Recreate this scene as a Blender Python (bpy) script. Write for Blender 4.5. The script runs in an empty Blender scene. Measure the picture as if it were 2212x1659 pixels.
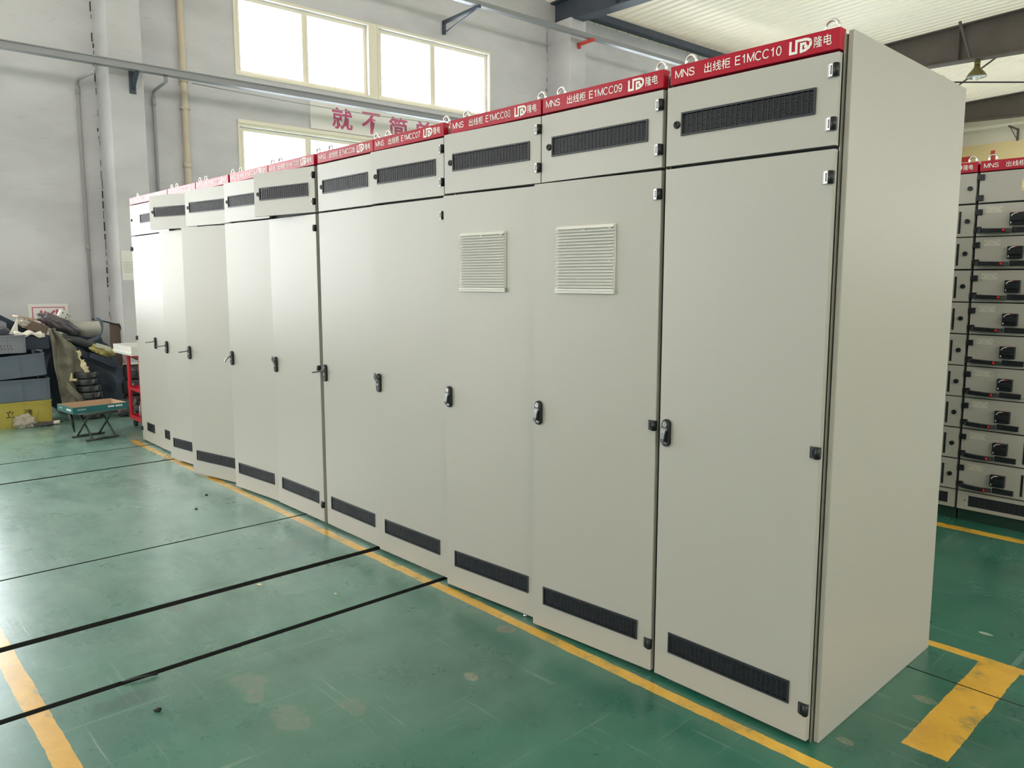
import bpy, bmesh, math, random
from mathutils import Vector, Matrix, noise

random.seed(7)
S = bpy.context.scene
COL = S.collection
R = math.radians
W_PX, H_PX = 2212, 1659

# ------------------------------------------------------------------ camera
cam_d = bpy.data.cameras.new('camera')
cam = bpy.data.objects.new('camera', cam_d)
COL.objects.link(cam)
S.camera = cam
F_PX, YAW, PITCH, ROLL = 1656.4409, -0.7987, -0.1202, 0.0052
cam_d.sensor_fit = 'HORIZONTAL'
cam_d.sensor_width = 36.0
cam_d.lens = 36.0 * F_PX / W_PX
cam_d.shift_x = -72.1265 / W_PX
cam_d.shift_y = -17.4106 / W_PX
cam_d.clip_start = 0.05
cy_, sy_, cp_, sp_ = math.cos(YAW), math.sin(YAW), math.cos(PITCH), math.sin(PITCH)
fwd = Vector((sy_ * cp_, cy_ * cp_, sp_))
rgt = Vector((cy_, -sy_, 0))
upv = rgt.cross(fwd)
rr = rgt * math.cos(ROLL) + upv * math.sin(ROLL)
uu = -rgt * math.sin(ROLL) + upv * math.cos(ROLL)
M3 = Matrix((rr, uu, -fwd)).transposed()
cam.matrix_world = Matrix.Translation((1.0606, -2.2461, 1.4678)) @ M3.to_4x4()

# ------------------------------------------------------------------ world, exposure
S.view_settings.view_transform = 'Standard'
S.view_settings.look = 'None'
S.view_settings.gamma = 1.0
S.view_settings.use_curve_mapping = False
S.view_settings.exposure = 0.05
world = bpy.data.worlds.new('overcast sky')
S.world = world
world.use_nodes = True
wn, wl = world.node_tree.nodes, world.node_tree.links
bg = wn['Background']
tc = wn.new('ShaderNodeTexCoord')
mr = wn.new('ShaderNodeMapRange')
mr.inputs['From Min'].default_value = -0.8
mr.inputs['From Max'].default_value = 0.8
mv = wn.new('ShaderNodeVectorMath')
mv.operation = 'DOT_PRODUCT'
mv.inputs[1].default_value = (0.62, -0.78, 0.0)      # warm side of the sky: behind the camera and to the right
wl.new(tc.outputs['Generated'], mv.inputs[0])
wl.new(mv.outputs['Value'], mr.inputs[0])
cr = wn.new('ShaderNodeValToRGB')
cr.color_ramp.elements[0].color = (0.86, 0.93, 1.0, 1)
cr.color_ramp.elements[1].color = (1.03, 0.96, 0.84, 1)
wl.new(mr.outputs[0], cr.inputs[0])
wl.new(cr.outputs[0], bg.inputs[0])
bg.inputs[1].default_value = 9.5

# ------------------------------------------------------------------ helpers
def link(o):
    COL.objects.link(o)
    return o

def mesh_obj(name, bm, mat=None, parent=None, smooth=False, bevel=0.0, loc=None, rot=None):
    me = bpy.data.meshes.new(name)
    bm.normal_update()
    bm.to_mesh(me)
    bm.free()
    mats = mat if isinstance(mat, (list, tuple)) else [mat]
    for m in mats:
        if m:
            me.materials.append(m)
    o = bpy.data.objects.new(name, me)
    link(o)
    if parent:
        o.parent = parent
    if loc:
        o.location = loc
    if rot:
        o.rotation_euler = rot
    if smooth:
        for p in me.polygons:
            p.use_smooth = True
    if bevel:
        b = o.modifiers.new('bevel', 'BEVEL')
        b.width = bevel
        b.segments = 2
        b.limit_method = 'ANGLE'
        b.angle_limit = R(40)
    return o

def inst(src, parent=None, loc=None, rot=None, name=None):
    o = src.copy()
    if name:
        o.name = name
    link(o)
    o.parent = parent
    if loc is not None:
        o.location = loc
    if rot is not None:
        o.rotation_euler = rot
    return o

def tag(o, label=None, cat=None, group=None, kind=None):
    if label: o['label'] = label
    if cat: o['category'] = cat
    if group: o['group'] = group
    if kind: o['kind'] = kind
    return o

def thing(name, label, cat, loc=(0, 0, 0), rot=(0, 0, 0), group=None):
    o = bpy.data.objects.new(name, None)
    o.empty_display_size = 0.1
    link(o)
    o.location = loc
    o.rotation_euler = rot
    return tag(o, label, cat, group)

def struct(o):
    o['kind'] = 'structure'
    return o

def BM():
    return bmesh.new()

def box(bm, x0, x1, y0, y1, z0, z1, mi=0, mat4=None):
    vs = [bm.verts.new((x, y, z)) for z in (z0, z1) for y in (y0, y1) for x in (x0, x1)]
    if mat4 is not None:
        for v in vs:
            v.co = mat4 @ v.co
    for f in ((0, 2, 3, 1), (4, 5, 7, 6), (0, 1, 5, 4), (2, 6, 7, 3), (0, 4, 6, 2), (1, 3, 7, 5)):
        fc = bm.faces.new([vs[i] for i in f])
        fc.material_index = mi
    return vs

def frame_of(d):
    d = d.normalized()
    a = Vector((0, 0, 1)) if abs(d.z) < 0.9 else Vector((1, 0, 0))
    u = d.cross(a).normalized()
    return u, d.cross(u).normalized()

def tube(bm, pts, r, seg=12, mi=0, cap=True, closed=False):
    pts = [Vector(p) for p in pts]
    n = len(pts)
    rs = r if isinstance(r, (list, tuple)) else [r] * n
    rings = []
    pu = None
    for i, p in enumerate(pts):
        if closed:
            d = pts[(i + 1) % n] - pts[i - 1]
        elif i == 0:
            d = pts[1] - p
        elif i == n - 1:
            d = p - pts[i - 1]
        else:
            d = (pts[i + 1] - p).normalized() + (p - pts[i - 1]).normalized()
        if d.length < 1e-9:
            d = Vector((0, 0, 1))
        d.normalize()
        if pu is None:
            u, v = frame_of(d)
        else:
            u = (pu - d * pu.dot(d))
            u = u.normalized() if u.length > 1e-6 else frame_of(d)[0]
            v = d.cross(u)
        pu = u
        rings.append([bm.verts.new(p + (u * math.cos(2 * math.pi * k / seg) + v * math.sin(2 * math.pi * k / seg)) * rs[i]) for k in range(seg)])
    rng = range(n) if closed else range(n - 1)
    for i in rng:
        a, b = rings[i], rings[(i + 1) % n]
        for k in range(seg):
            f = bm.faces.new((a[k], a[(k + 1) % seg], b[(k + 1) % seg], b[k]))
            f.material_index = mi
            f.smooth = True
    if cap and not closed:
        f = bm.faces.new(list(reversed(rings[0]))); f.material_index = mi
        f = bm.faces.new(rings[-1]); f.material_index = mi

def cyl(bm, c, r, h, axis='z', seg=24, mi=0, r2=None):
    c = Vector(c)
    d = {'x': Vector((1, 0, 0)), 'y': Vector((0, 1, 0)), 'z': Vector((0, 0, 1))}[axis]
    tube(bm, [c, c + d * h], [r, r if r2 is None else r2], seg, mi)

def lathe(bm, prof, seg=32, mi=0, c=(0, 0, 0)):
    rings = []
    for r, z in prof:
        rings.append([bm.verts.new((c[0] + r * math.cos(2 * math.pi * k / seg), c[1] + r * math.sin(2 * math.pi * k / seg), c[2] + z)) for k in range(seg)])
    for i in range(len(rings) - 1):
        a, b = rings[i], rings[i + 1]
        for k in range(seg):
            f = bm.faces.new((a[k], a[(k + 1) % seg], b[(k + 1) % seg], b[k]))
            f.smooth = True
            f.material_index = mi

def plate(bm, us, vs_, holes, w0, w1, axes='xz', mi=0):
    """slab with rectangular through-holes: us, vs_ = extents; holes = (u0,u1,v0,v1)"""
    U = sorted({us[0], us[1], *[h[0] for h in holes], *[h[1] for h in holes]})
    V = sorted({vs_[0], vs_[1], *[h[2] for h in holes], *[h[3] for h in holes]})
    def P(u, v, w):
        return {'xz': (u, w, v), 'yz': (w, u, v), 'xy': (u, v, w)}[axes]
    def solid(i, j):
        if i < 0 or j < 0 or i >= len(U) - 1 or j >= len(V) - 1:
            return False
        cu, cv = (U[i] + U[i + 1]) / 2, (V[j] + V[j + 1]) / 2
        return not any(h[0] < cu < h[1] and h[2] < cv < h[3] for h in holes)
    cache = {}
    def vert(i, j, k):
        key = (i, j, k)
        if key not in cache:
            cache[key] = bm.verts.new(P(U[i], V[j], w0 if k == 0 else w1))
        return cache[key]
    fs = []
    for i in range(len(U) - 1):
        for j in range(len(V) - 1):
            if not solid(i, j):
                continue
            a = [vert(i, j, 0), vert(i + 1, j, 0), vert(i + 1, j + 1, 0), vert(i, j + 1, 0)]
            b = [vert(i, j, 1), vert(i + 1, j, 1), vert(i + 1, j + 1, 1), vert(i, j + 1, 1)]
            fs.append(bm.faces.new(a))
            fs.append(bm.faces.new(list(reversed(b))))
            for (di, dj, e) in ((0, -1, (0, 1)), (1, 0, (1, 2)), (0, 1, (2, 3)), (-1, 0, (3, 0))):
                if not solid(i + di, j + dj):
                    fs.append(bm.faces.new((a[e[1]], a[e[0]], b[e[0]], b[e[1]])))
    for f in fs:
        f.material_index = mi
    bmesh.ops.recalc_face_normals(bm, faces=fs)

def rod_between(bm, a, b, w, h, mi=0):
    """rectangular bar between two points"""
    a, b = Vector(a), Vector(b)
    d = (b - a)
    L = d.length
    d.normalize()
    u, v = frame_of(d)
    m = Matrix((u, v, d)).transposed().to_4x4()
    m.translation = a
    box(bm, -w / 2, w / 2, -h / 2, h / 2, 0, L, mi, m)

_font_cache = {}
def text_bm(bm, body, size, origin, ux, uy, bold=0.0, sx=1.0, depth=0.0008, mi=0, width=None, height=None):
    """writes text as mesh: origin = lower-left, ux/uy unit vectors of the writing plane"""
    key = (body, bold)
    if key not in _font_cache:
        cu = bpy.data.curves.new('txt', 'FONT')
        cu.body = body
        cu.size = 1.0
        cu.offset = bold
        cu.extrude = 0.0
        cu.resolution_u = 3
        o = bpy.data.objects.new('txt', cu)
        COL.objects.link(o)
        dg = bpy.context.evaluated_depsgraph_get()
        dg.update()
        me = o.evaluated_get(dg).to_mesh()
        vs = [v.co.copy() for v in me.vertices]
        fs = [tuple(p.vertices) for p in me.polygons]
        o.evaluated_get(dg).to_mesh_clear()
        bpy.data.objects.remove(o)
        bpy.data.curves.remove(cu)
        _font_cache[key] = (vs, fs)
    vs, fs = _font_cache[key]
    if not vs:
        return
    x0 = min(v.x for v in vs); x1 = max(v.x for v in vs)
    y0 = min(v.y for v in vs); y1 = max(v.y for v in vs)
    kx = (width / (x1 - x0)) if width else size * sx
    ky = (height / (y1 - y0)) if height else size
    ux, uy, origin = Vector(ux), Vector(uy), Vector(origin)
    n = ux.cross(uy).normalized()
    nv = [bm.verts.new(origin + ux * ((v.x - x0) * kx) + uy * ((v.y - y0) * ky) + n * depth) for v in vs]
    for f in fs:
        try:
            fc = bm.faces.new([nv[i] for i in f])
            fc.material_index = mi
        except ValueError:
            pass

def strokes(bm, lines, w, origin, ux, uy, depth=0.0008, mi=0):
    ux, uy, origin = Vector(ux), Vector(uy), Vector(origin)
    n = ux.cross(uy).normalized()
    for k, ln in enumerate(lines):
        for i in range(len(ln) - 1):
            a, b = Vector(ln[i]), Vector(ln[i + 1])
            d = (b - a).normalized()
            e0 = a - d * (w / 2 if i > 0 else 0)
            e1 = b + d * (w / 2 if i < len(ln) - 2 else 0)
            p = Vector((-d.y, d.x)) * (w / 2)
            q = [e0 - p, e1 - p, e1 + p, e0 + p]
            lift = depth + 0.00002 * (i % 2)
            fc = bm.faces.new([bm.verts.new(origin + ux * c.x + uy * c.y + n * lift) for c in q])
            fc.material_index = mi

def _arc(cx, cy, rx, ry, a0, a1, n=14):
    return [(cx + rx * math.cos(math.radians(a0 + (a1 - a0) * i / n)), cy + ry * math.sin(math.radians(a0 + (a1 - a0) * i / n))) for i in range(n + 1)]
GLYPH = {
 'M': (0.80, [[(0, 0), (0, 1), (0.4, 0.06), (0.8, 1), (0.8, 0)]]),
 'N': (0.68, [[(0, 0), (0, 1), (0.68, 0), (0.68, 1)]]),
 'S': (0.66, [[(0.0, 0.27), (0.07, 0.08), (0.33, 0.0), (0.60, 0.08), (0.66, 0.26), (0.58, 0.41), (0.34, 0.51), (0.10, 0.62), (0.04, 0.77), (0.12, 0.93), (0.33, 1.0), (0.55, 0.94), (0.62, 0.75)]]),
 'E': (0.62, [[(0.62, 0), (0, 0), (0, 1), (0.60, 1)], [(0, 0.52), (0.56, 0.52)]]),
 'C': (0.74, [_arc(0.39, 0.5, 0.39, 0.5, 42, 318, 20)]),
 '0': (0.54, [_arc(0.27, 0.5, 0.27, 0.5, 0, 360, 24)]),
 '1': (0.54, [[(0.08, 0.76), (0.22, 0.84), (0.33, 1.0), (0.33, 0.0)]]),
 '2': (0.54, [_arc(0.27, 0.73, 0.26, 0.27, 170, -30, 10) + [(0.0, 0.0), (0.54, 0.0)]]),
 '3': (0.54, [_arc(0.25, 0.76, 0.24, 0.24, 160, -90, 10), _arc(0.25, 0.26, 0.28, 0.26, 90, -165, 12)]),
 '4': (0.56, [[(0.40, 0.0), (0.40, 1.0), (0.0, 0.27), (0.56, 0.27)]]),
 '5': (0.54, [[(0.50, 1.0), (0.12, 1.0), (0.05, 0.50)] + _arc(0.26, 0.33, 0.27, 0.33, 140, -160, 14)]),
 '6': (0.54, [[(0.50, 0.84), (0.40, 0.98), (0.24, 1.0), (0.08, 0.86), (0.0, 0.55), (0.0, 0.35)] + _arc(0.27, 0.32, 0.27, 0.32, 180, -180, 18)]),
 '7': (0.54, [[(0.0, 1.0), (0.54, 1.0), (0.30, 0.52), (0.18, 0.0)]]),
 '8': (0.54, [_arc(0.27, 0.76, 0.22, 0.24, 0, 360, 18), _arc(0.27, 0.26, 0.27, 0.26, 0, 360, 20)]),
 '9': (0.54, [[(0.04, 0.16), (0.14, 0.02), (0.30, 0.0), (0.46, 0.14), (0.54, 0.45), (0.54, 0.65)] + _arc(0.27, 0.68, 0.27, 0.32, 0, 360, 18)]),
}
def latin(bm, body, origin, ux, uy, width, height, weight=0.12, gap=0.20, mi=0, depth=0.0008):
    tot = sum(GLYPH[c][0] for c in body) + gap * (len(body) - 1)
    k = width / tot
    x = 0.0
    for c in body:
        w, lines = GLYPH[c]
        wt = weight * height
        pts = [[(wt / 2 + (x + px * 1.0) * k * 1.0, wt / 2 + py * (height - wt)) for px, py in ln] for ln in lines]
        strokes(bm, pts, wt, origin, ux, uy, depth, mi)
        x += w + gap

# ------------------------------------------------------------------ materials
MATS = {}
def mat(name, col, rough=0.5, metal=0.0, spec=0.5, coat=0.0, coat_r=0.1, bump=0.0, bscale=200.0, vary=0.0, vscale=3.0, alpha=1.0, trans=0.0):
    m = bpy.data.materials.new(name)
    m.use_nodes = True
    nt = m.node_tree
    b = nt.nodes['Principled BSDF']
    b.inputs['Base Color'].default_value = (*col, 1)
    b.inputs['Roughness'].default_value = rough
    b.inputs['Metallic'].default_value = metal
    b.inputs['Specular IOR Level'].default_value = spec
    b.inputs['Coat Weight'].default_value = coat
    b.inputs['Coat Roughness'].default_value = coat_r
    b.inputs['Alpha'].default_value = alpha
    b.inputs['Transmission Weight'].default_value = trans
    if bump or vary:
        t = nt.nodes.new('ShaderNodeTexCoord')
    if bump:
        n = nt.nodes.new('ShaderNodeTexNoise')
        n.inputs['Scale'].default_value = bscale
        n.inputs['Detail'].default_value = 3
        nt.links.new(t.outputs['Object'], n.inputs['Vector'])
        bp = nt.nodes.new('ShaderNodeBump')
        bp.inputs['Strength'].default_value = bump
        bp.inputs['Distance'].default_value = 0.002
        nt.links.new(n.outputs['Fac'], bp.inputs['Height'])
        nt.links.new(bp.outputs[0], b.inputs['Normal'])
    if vary:
        n = nt.nodes.new('ShaderNodeTexNoise')
        n.inputs['Scale'].default_value = vscale
        n.inputs['Detail'].default_value = 6
        n.inputs['Roughness'].default_value = 0.6
        nt.links.new(t.outputs['Object'], n.inputs['Vector'])
        r = nt.nodes.new('ShaderNodeValToRGB')
        r.color_ramp.elements[0].position = 0.3
        r.color_ramp.elements[1].position = 0.7
        r.color_ramp.elements[0].color = (*[c * (1 - vary) for c in col], 1)
        r.color_ramp.elements[1].color = (*[min(1, c * (1 + vary)) for c in col], 1)
        nt.links.new(n.outputs['Fac'], r.inputs[0])
        nt.links.new(r.outputs[0], b.inputs['Base Color'])
    MATS[name] = m
    return m

door_paint = mat('light grey powder coat', (0.415, 0.406, 0.372), 0.40, spec=0.8, bump=0.06, bscale=900)
body_paint = mat('grey frame paint', (0.42, 0.43, 0.40), 0.45)
inner_dark = mat('dark cabinet interior', (0.05, 0.055, 0.06), 0.7)
galv = mat('galvanised frame steel', (0.50, 0.49, 0.44), 0.35, metal=0.7, vary=0.15, vscale=14)
red_paint = mat('glossy red header', (0.43, 0.006, 0.028), 0.26, spec=0.22)
white_ink = mat('white lettering', (0.86, 0.85, 0.83), 0.4)
black_pl = mat('black plastic', (0.011, 0.014, 0.018), 0.38, spec=0.4)
black_gr = mat('black grille plastic', (0.019, 0.023, 0.031), 0.42, spec=0.4)
dk_chrome = mat('grey lever metal', (0.16, 0.17, 0.18), 0.3, metal=0.6)
chrome = mat('polished steel', (0.72, 0.71, 0.70), 0.18, metal=1.0)
hinge_sheen = mat('hinge reflection grey', (0.62, 0.60, 0.60), 0.3, metal=0.55)  # pale tone paints window reflections onto black plastic hinges
louver_pl = mat('pale grey louvre plastic', (0.73, 0.73, 0.70), 0.45)
label_pl = mat('engraved label plate', (0.55, 0.53, 0.47), 0.35)
red_btn = mat('red release button', (0.75, 0.02, 0.02), 0.3)
frame_cream = mat('cream window frame', (0.84, 0.79, 0.66), 0.5)
steel_dark = mat('brown grey painted steel', (0.105, 0.085, 0.075), 0.6, vary=0.12)
steel_blue = mat('dark blue grey steel', (0.06, 0.075, 0.11), 0.6, vary=0.12)
rail_grey = mat('grey galvanised channel', (0.27, 0.28, 0.30), 0.45, metal=0.3)
pipe_grey = mat('grey conduit', (0.36, 0.35, 0.36), 0.45)
pvc = mat('aged cream pipe', (0.62, 0.54, 0.43), 0.5, vary=0.1)
banner_m = mat('white banner board', (0.80, 0.78, 0.76), 0.5)
banner_y = mat('yellow banner board', (0.86, 0.70, 0.38), 0.55)
pink_ink = mat('faded crimson lettering', (0.55, 0.10, 0.23), 0.5)
red_ink = mat('red lettering', (0.62, 0.05, 0.04), 0.5)
crate_y = mat('yellow crate plastic', (0.42, 0.36, 0.07), 0.5, vary=0.15)
crate_b = mat('blue grey crate plastic', (0.115, 0.145, 0.20), 0.5, vary=0.15)
crate_l = mat('pale grey crate plastic', (0.21, 0.22, 0.27), 0.55, vary=0.12)
ink = mat('black ink', (0.015, 0.015, 0.015), 0.6)
cloth_w = mat('white rag', (0.70, 0.66, 0.60), 0.9, bump=0.4, bscale=30)
sack = mat('olive grey sacking', (0.19, 0.18, 0.145), 0.9, vary=0.35, vscale=9, bump=0.5, bscale=60)
foam = mat('pale yellow foam', (0.80, 0.70, 0.46), 0.8)
bag_m = mat('dark wrinkled film', (0.10, 0.09, 0.105), 0.3, bump=0.9, bscale=22, vary=0.3)
black_film = mat('black stretch film', (0.035, 0.037, 0.042), 0.16, bump=0.9, bscale=26)
black_foam = mat('black foam', (0.026, 0.038, 0.062), 0.75, vary=0.2)
white_pl = mat('off white plastic', (0.52, 0.53, 0.49), 0.4)
grey_shell = mat('grey moulded shell', (0.42, 0.41, 0.38), 0.5, vary=0.12, vscale=6)
blue_rim = mat('blue grey rim', (0.09, 0.12, 0.17), 0.5)
yel_wrap = mat('yellow wrapping film', (0.42, 0.38, 0.14), 0.45, bump=0.8, bscale=22, vary=0.3)
board_br = mat('brown fibreboard', (0.17, 0.125, 0.10), 0.75, vary=0.12)
red_cart = mat('red trolley paint', (0.55, 0.02, 0.04), 0.35)
teal = mat('teal printed card', (0.01, 0.13, 0.15), 0.4)
tan_card = mat('tan card inside', (0.50, 0.36, 0.25), 0.8)
leg_green = mat('dark green tube steel', (0.045, 0.065, 0.06), 0.3, metal=0.4)
clear_bag = mat('clear crumpled plastic', (0.62, 0.58, 0.52), 0.2, bump=1.0, bscale=35, alpha=0.6)
lamp_green = mat('olive lamp enamel', (0.13, 0.11, 0.035), 0.4)
lamp_in = mat('white lamp reflector', (0.8, 0.8, 0.8), 0.35)
bottle_b = mat('blue bottle plastic', (0.08, 0.10, 0.35), 0.3)
caulk = mat('dark crack filler', (0.05, 0.05, 0.05), 0.9)

def plaster(name, col, stain=0.18):
    m = bpy.data.materials.new(name)
    m.use_nodes = True
    nt = m.node_tree; N = nt.nodes; L = nt.links
    b = N['Principled BSDF']
    b.inputs['Roughness'].default_value = 0.85
    t = N.new('ShaderNodeTexCoord')
    n1 = N.new('ShaderNodeTexNoise'); n1.inputs['Scale'].default_value = 0.9; n1.inputs['Detail'].default_value = 8
    mp = N.new('ShaderNodeMapping'); mp.inputs['Scale'].default_value = (1, 1, 2.2)
    L.new(t.outputs['Object'], mp.inputs[0]); L.new(mp.outputs[0], n1.inputs['Vector'])
    r = N.new('ShaderNodeValToRGB')
    r.color_ramp.elements[0].position = 0.32; r.color_ramp.elements[1].position = 0.62
    r.color_ramp.elements[0].color = (*[c * (1 - stain) for c in col], 1)
    r.color_ramp.elements[1].color = (*col, 1)
    L.new(n1.outputs['Fac'], r.inputs[0])
    n2 = N.new('ShaderNodeTexNoise'); n2.inputs['Scale'].default_value = 14; n2.inputs['Detail'].default_value = 5
    mp2 = N.new('ShaderNodeMapping'); mp2.inputs['Scale'].default_value = (1, 0.35, 2.5)
    L.new(t.outputs['Object'], mp2.inputs[0]); L.new(mp2.outputs[0], n2.inputs['Vector'])
    r2 = N.new('ShaderNodeValToRGB')
    r2.color_ramp.elements[0].position = 0.24; r2.color_ramp.elements[1].position = 0.34
    r2.color_ramp.elements[0].color = (0.72, 0.72, 0.74, 1); r2.color_ramp.elements[1].color = (1, 1, 1, 1)
    L.new(n2.outputs['Fac'], r2.inputs[0])
    mx = N.new('ShaderNodeMix'); mx.data_type = 'RGBA'; mx.blend_type = 'MULTIPLY'
    mx.inputs['Factor'].default_value = 0.55
    L.new(r.outputs[0], mx.inputs[6]); L.new(r2.outputs[0], mx.inputs[7])
    L.new(mx.outputs[2], b.inputs['Base Color'])
    bp = N.new('ShaderNodeBump'); bp.inputs['Strength'].default_value = 0.25; bp.inputs['Distance'].default_value = 0.01
    L.new(n2.outputs['Fac'], bp.inputs['Height']); L.new(bp.outputs[0], b.inputs['Normal'])
    return m
wall_m = plaster('grey white plaster', (0.63, 0.625, 0.665))
wall_cream = plaster('cream plaster', (0.88, 0.83, 0.71), 0.06)
ceil_m = mat('cream roof sheeting', (0.76, 0.70, 0.575), 0.45, vary=0.05, vscale=0.5)
# translucency added so the roof sheet glows and brightens the hall
_N = ceil_m.node_tree.nodes; _L = ceil_m.node_tree.links
_tr = _N.new('ShaderNodeBsdfTranslucent'); _tr.inputs['Color'].default_value = (1.0, 0.93, 0.80, 1)
_mx = _N.new('ShaderNodeMixShader'); _mx.inputs[0].default_value = 0.033
_L.new(_N['Principled BSDF'].outputs[0], _mx.inputs[1]); _L.new(_tr.outputs[0], _mx.inputs[2])
_L.new(_mx.outputs[0], _N['Material Output'].inputs[0])

def floor_material():
    m = bpy.data.materials.new('green epoxy floor')
    m.use_nodes = True
    nt = m.node_tree; N = nt.nodes; L = nt.links
    b = N['Principled BSDF']
    t = N.new('ShaderNodeTexCoord')
    def noise_(scale, detail=6, mscale=(1, 1, 1), rot=0.0, rough=0.6, dist=0.0):
        mp = N.new('ShaderNodeMapping'); mp.inputs['Scale'].default_value = mscale
        mp.inputs['Rotation'].default_value = (0, 0, rot)
        L.new(t.outputs['Object'], mp.inputs[0])
        n = N.new('ShaderNodeTexNoise'); n.inputs['Scale'].default_value = scale
        n.inputs['Detail'].default_value = detail; n.inputs['Roughness'].default_value = rough
        n.inputs['Distortion'].default_value = dist
        L.new(mp.outputs[0], n.inputs['Vector'])
        return n.outputs['Fac']
    def ramp(src, p0, p1, c0=(0, 0, 0), c1=(1, 1, 1)):
        r = N.new('ShaderNodeValToRGB')
        r.color_ramp.elements[0].position = p0; r.color_ramp.elements[1].position = p1
        r.color_ramp.elements[0].color = (*c0, 1); r.color_ramp.elements[1].color = (*c1, 1)
        L.new(src, r.inputs[0])
        return r.outputs[0]
    def mix(f, a, bb, blend='MIX'):
        x = N.new('ShaderNodeMix'); x.data_type = 'RGBA'; x.blend_type = blend
        if isinstance(f, float): x.inputs['Factor'].default_value = f
        else: L.new(f, x.inputs['Factor'])
        for i, c in ((6, a), (7, bb)):
            if isinstance(c, tuple): x.inputs[i].default_value = (*c, 1)
            else: L.new(c, x.inputs[i])
        return x.outputs[2]
    def math_(op, a, bb=None, c=None):
        x = N.new('ShaderNodeMath'); x.operation = op
        for i, v in enumerate((a, bb, c)):
            if v is None: continue
            if isinstance(v, (int, float)): x.inputs[i].default_value = v
            else: L.new(v, x.inputs[i])
        return x.outputs[0]
    base = ramp(noise_(1.1, 8, dist=0.6), 0.30, 0.70, (0.004, 0.085, 0.056), (0.009, 0.165, 0.106))
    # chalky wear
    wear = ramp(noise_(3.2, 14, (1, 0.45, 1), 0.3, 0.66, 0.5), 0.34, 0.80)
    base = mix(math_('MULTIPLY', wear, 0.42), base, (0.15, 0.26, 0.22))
    # dusty wear plus painted-in glare, paler toward the window wall
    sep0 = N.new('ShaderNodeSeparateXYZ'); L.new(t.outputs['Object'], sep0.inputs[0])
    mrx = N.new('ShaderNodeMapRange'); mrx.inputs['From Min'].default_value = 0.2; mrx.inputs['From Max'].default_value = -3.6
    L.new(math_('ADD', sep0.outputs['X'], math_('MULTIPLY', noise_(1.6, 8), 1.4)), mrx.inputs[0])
    dust_glare = math_('MULTIPLY', mrx.outputs[0], ramp(noise_(4.2, 14, (0.55, 1.2, 1), 0.5, 0.68), 0.12, 0.72))
    base = mix(math_('MULTIPLY', dust_glare, 0.80), base, (0.36, 0.53, 0.47))
    scr1 = ramp(noise_(4.5, 10, (0.30, 7, 1), 0.5, 0.7), 0.60, 0.68)
    scr2 = ramp(noise_(3.6, 10, (8, 0.25, 1), 0.25, 0.7), 0.61, 0.68)
    scr = math_('MAXIMUM', scr1, scr2)
    base = mix(math_('MULTIPLY', scr, 0.34), base, (0.38, 0.48, 0.43))
    flk = ramp(noise_(34, 6, (1, 1.8, 1), 0.4, 0.6), 0.68, 0.74)
    base = mix(math_('MULTIPLY', flk, 0.5), base, (0.45, 0.50, 0.44))
    pit = ramp(noise_(38, 4), 0.715, 0.74)
    base = mix(math_('MULTIPLY', pit, 0.6), base, (0.03, 0.05, 0.045))
    # bare brownish patches where the coating has come off
    wv = noise_(14, 10, rough=0.7)
    wv2 = noise_(30, 8, rough=0.7)
    for (px, py, rx, ry, c_, st) in ((-1.605, -1.16, 0.085, 0.055, (0.30, 0.25, 0.23), 0.5), (-1.29, -1.157, 0.10, 0.055, (0.27, 0.24, 0.21), 0.5),
                                 (-1.50, -1.19, 0.05, 0.03, (0.30, 0.25, 0.22), 0.5), (-1.20, -0.966, 0.06, 0.035, (0.26, 0.23, 0.20), 0.5), (-1.284, -0.184, 0.048, 0.036, (0.30, 0.25, 0.18), 0.75),
                                 (-1.08, -0.542, 0.035, 0.022, (0.36, 0.31, 0.24), 0.85), (-2.506, -1.12, 0.075, 0.04, (0.10, 0.11, 0.10), 0.55), (0.171, 0.525, 0.04, 0.025, (0.33, 0.28, 0.21), 0.7),
                                 (0.147, 1.263, 0.03, 0.012, (0.75, 0.72, 0.6), 0.9), (0.075, 0.075, 0.028, 0.016, (0.40, 0.34, 0.24), 0.7), (-1.79, -1.53, 0.05, 0.10, (0.03, 0.045, 0.04), 0.55),
                                 (-3.05, -0.72, 0.03, 0.13, (0.12, 0.17, 0.15), 0.4), (-2.95, -0.33, 0.05, 0.03, (0.20, 0.18, 0.16), 0.4), (-2.62, -0.88, 0.02, 0.12, (0.05, 0.10, 0.08), 0.5)):
        dx = math_('DIVIDE', math_('SUBTRACT', sep0.outputs['X'], px), rx)
        dy = math_('DIVIDE', math_('SUBTRACT', sep0.outputs['Y'], py), ry)
        d2 = math_('ADD', math_('MULTIPLY', dx, dx), math_('MULTIPLY', dy, dy))
        m_ = math_('LESS_THAN', math_('ADD', d2, math_('MULTIPLY', math_('SUBTRACT', wv, 0.5), 4.5)), 1.0)
        base = mix(math_('MULTIPLY', m_, math_('MULTIPLY', math_('MULTIPLY_ADD', wv2, 1.6, -0.25), st)), base, c_)
    dark = ramp(noise_(2.6, 12, dist=0.5, rough=0.7), 0.24, 0.50, (1, 1, 1), (0, 0, 0))
    base = mix(math_('MULTIPLY', dark, 0.35), base, (0.012, 0.045, 0.038))
    # yellow lane lines
    sep = N.new('ShaderNodeSeparateXYZ'); L.new(t.outputs['Object'], sep.inputs[0])
    wob = math_('MULTIPLY', math_('SUBTRACT', noise_(9, 5), 0.5), 0.018)
    X = math_('ADD', sep.outputs['X'], wob); Y = math_('ADD', sep.outputs['Y'], wob)
    def rect(x0, x1, y0, y1):
        a = math_('MULTIPLY', math_('GREATER_THAN', X, x0), math_('LESS_THAN', X, x1))
        c = math_('MULTIPLY', math_('GREATER_THAN', Y, y0), math_('LESS_THAN', Y, y1))
        return math_('MULTIPLY', a, c)
    msk = None
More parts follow.
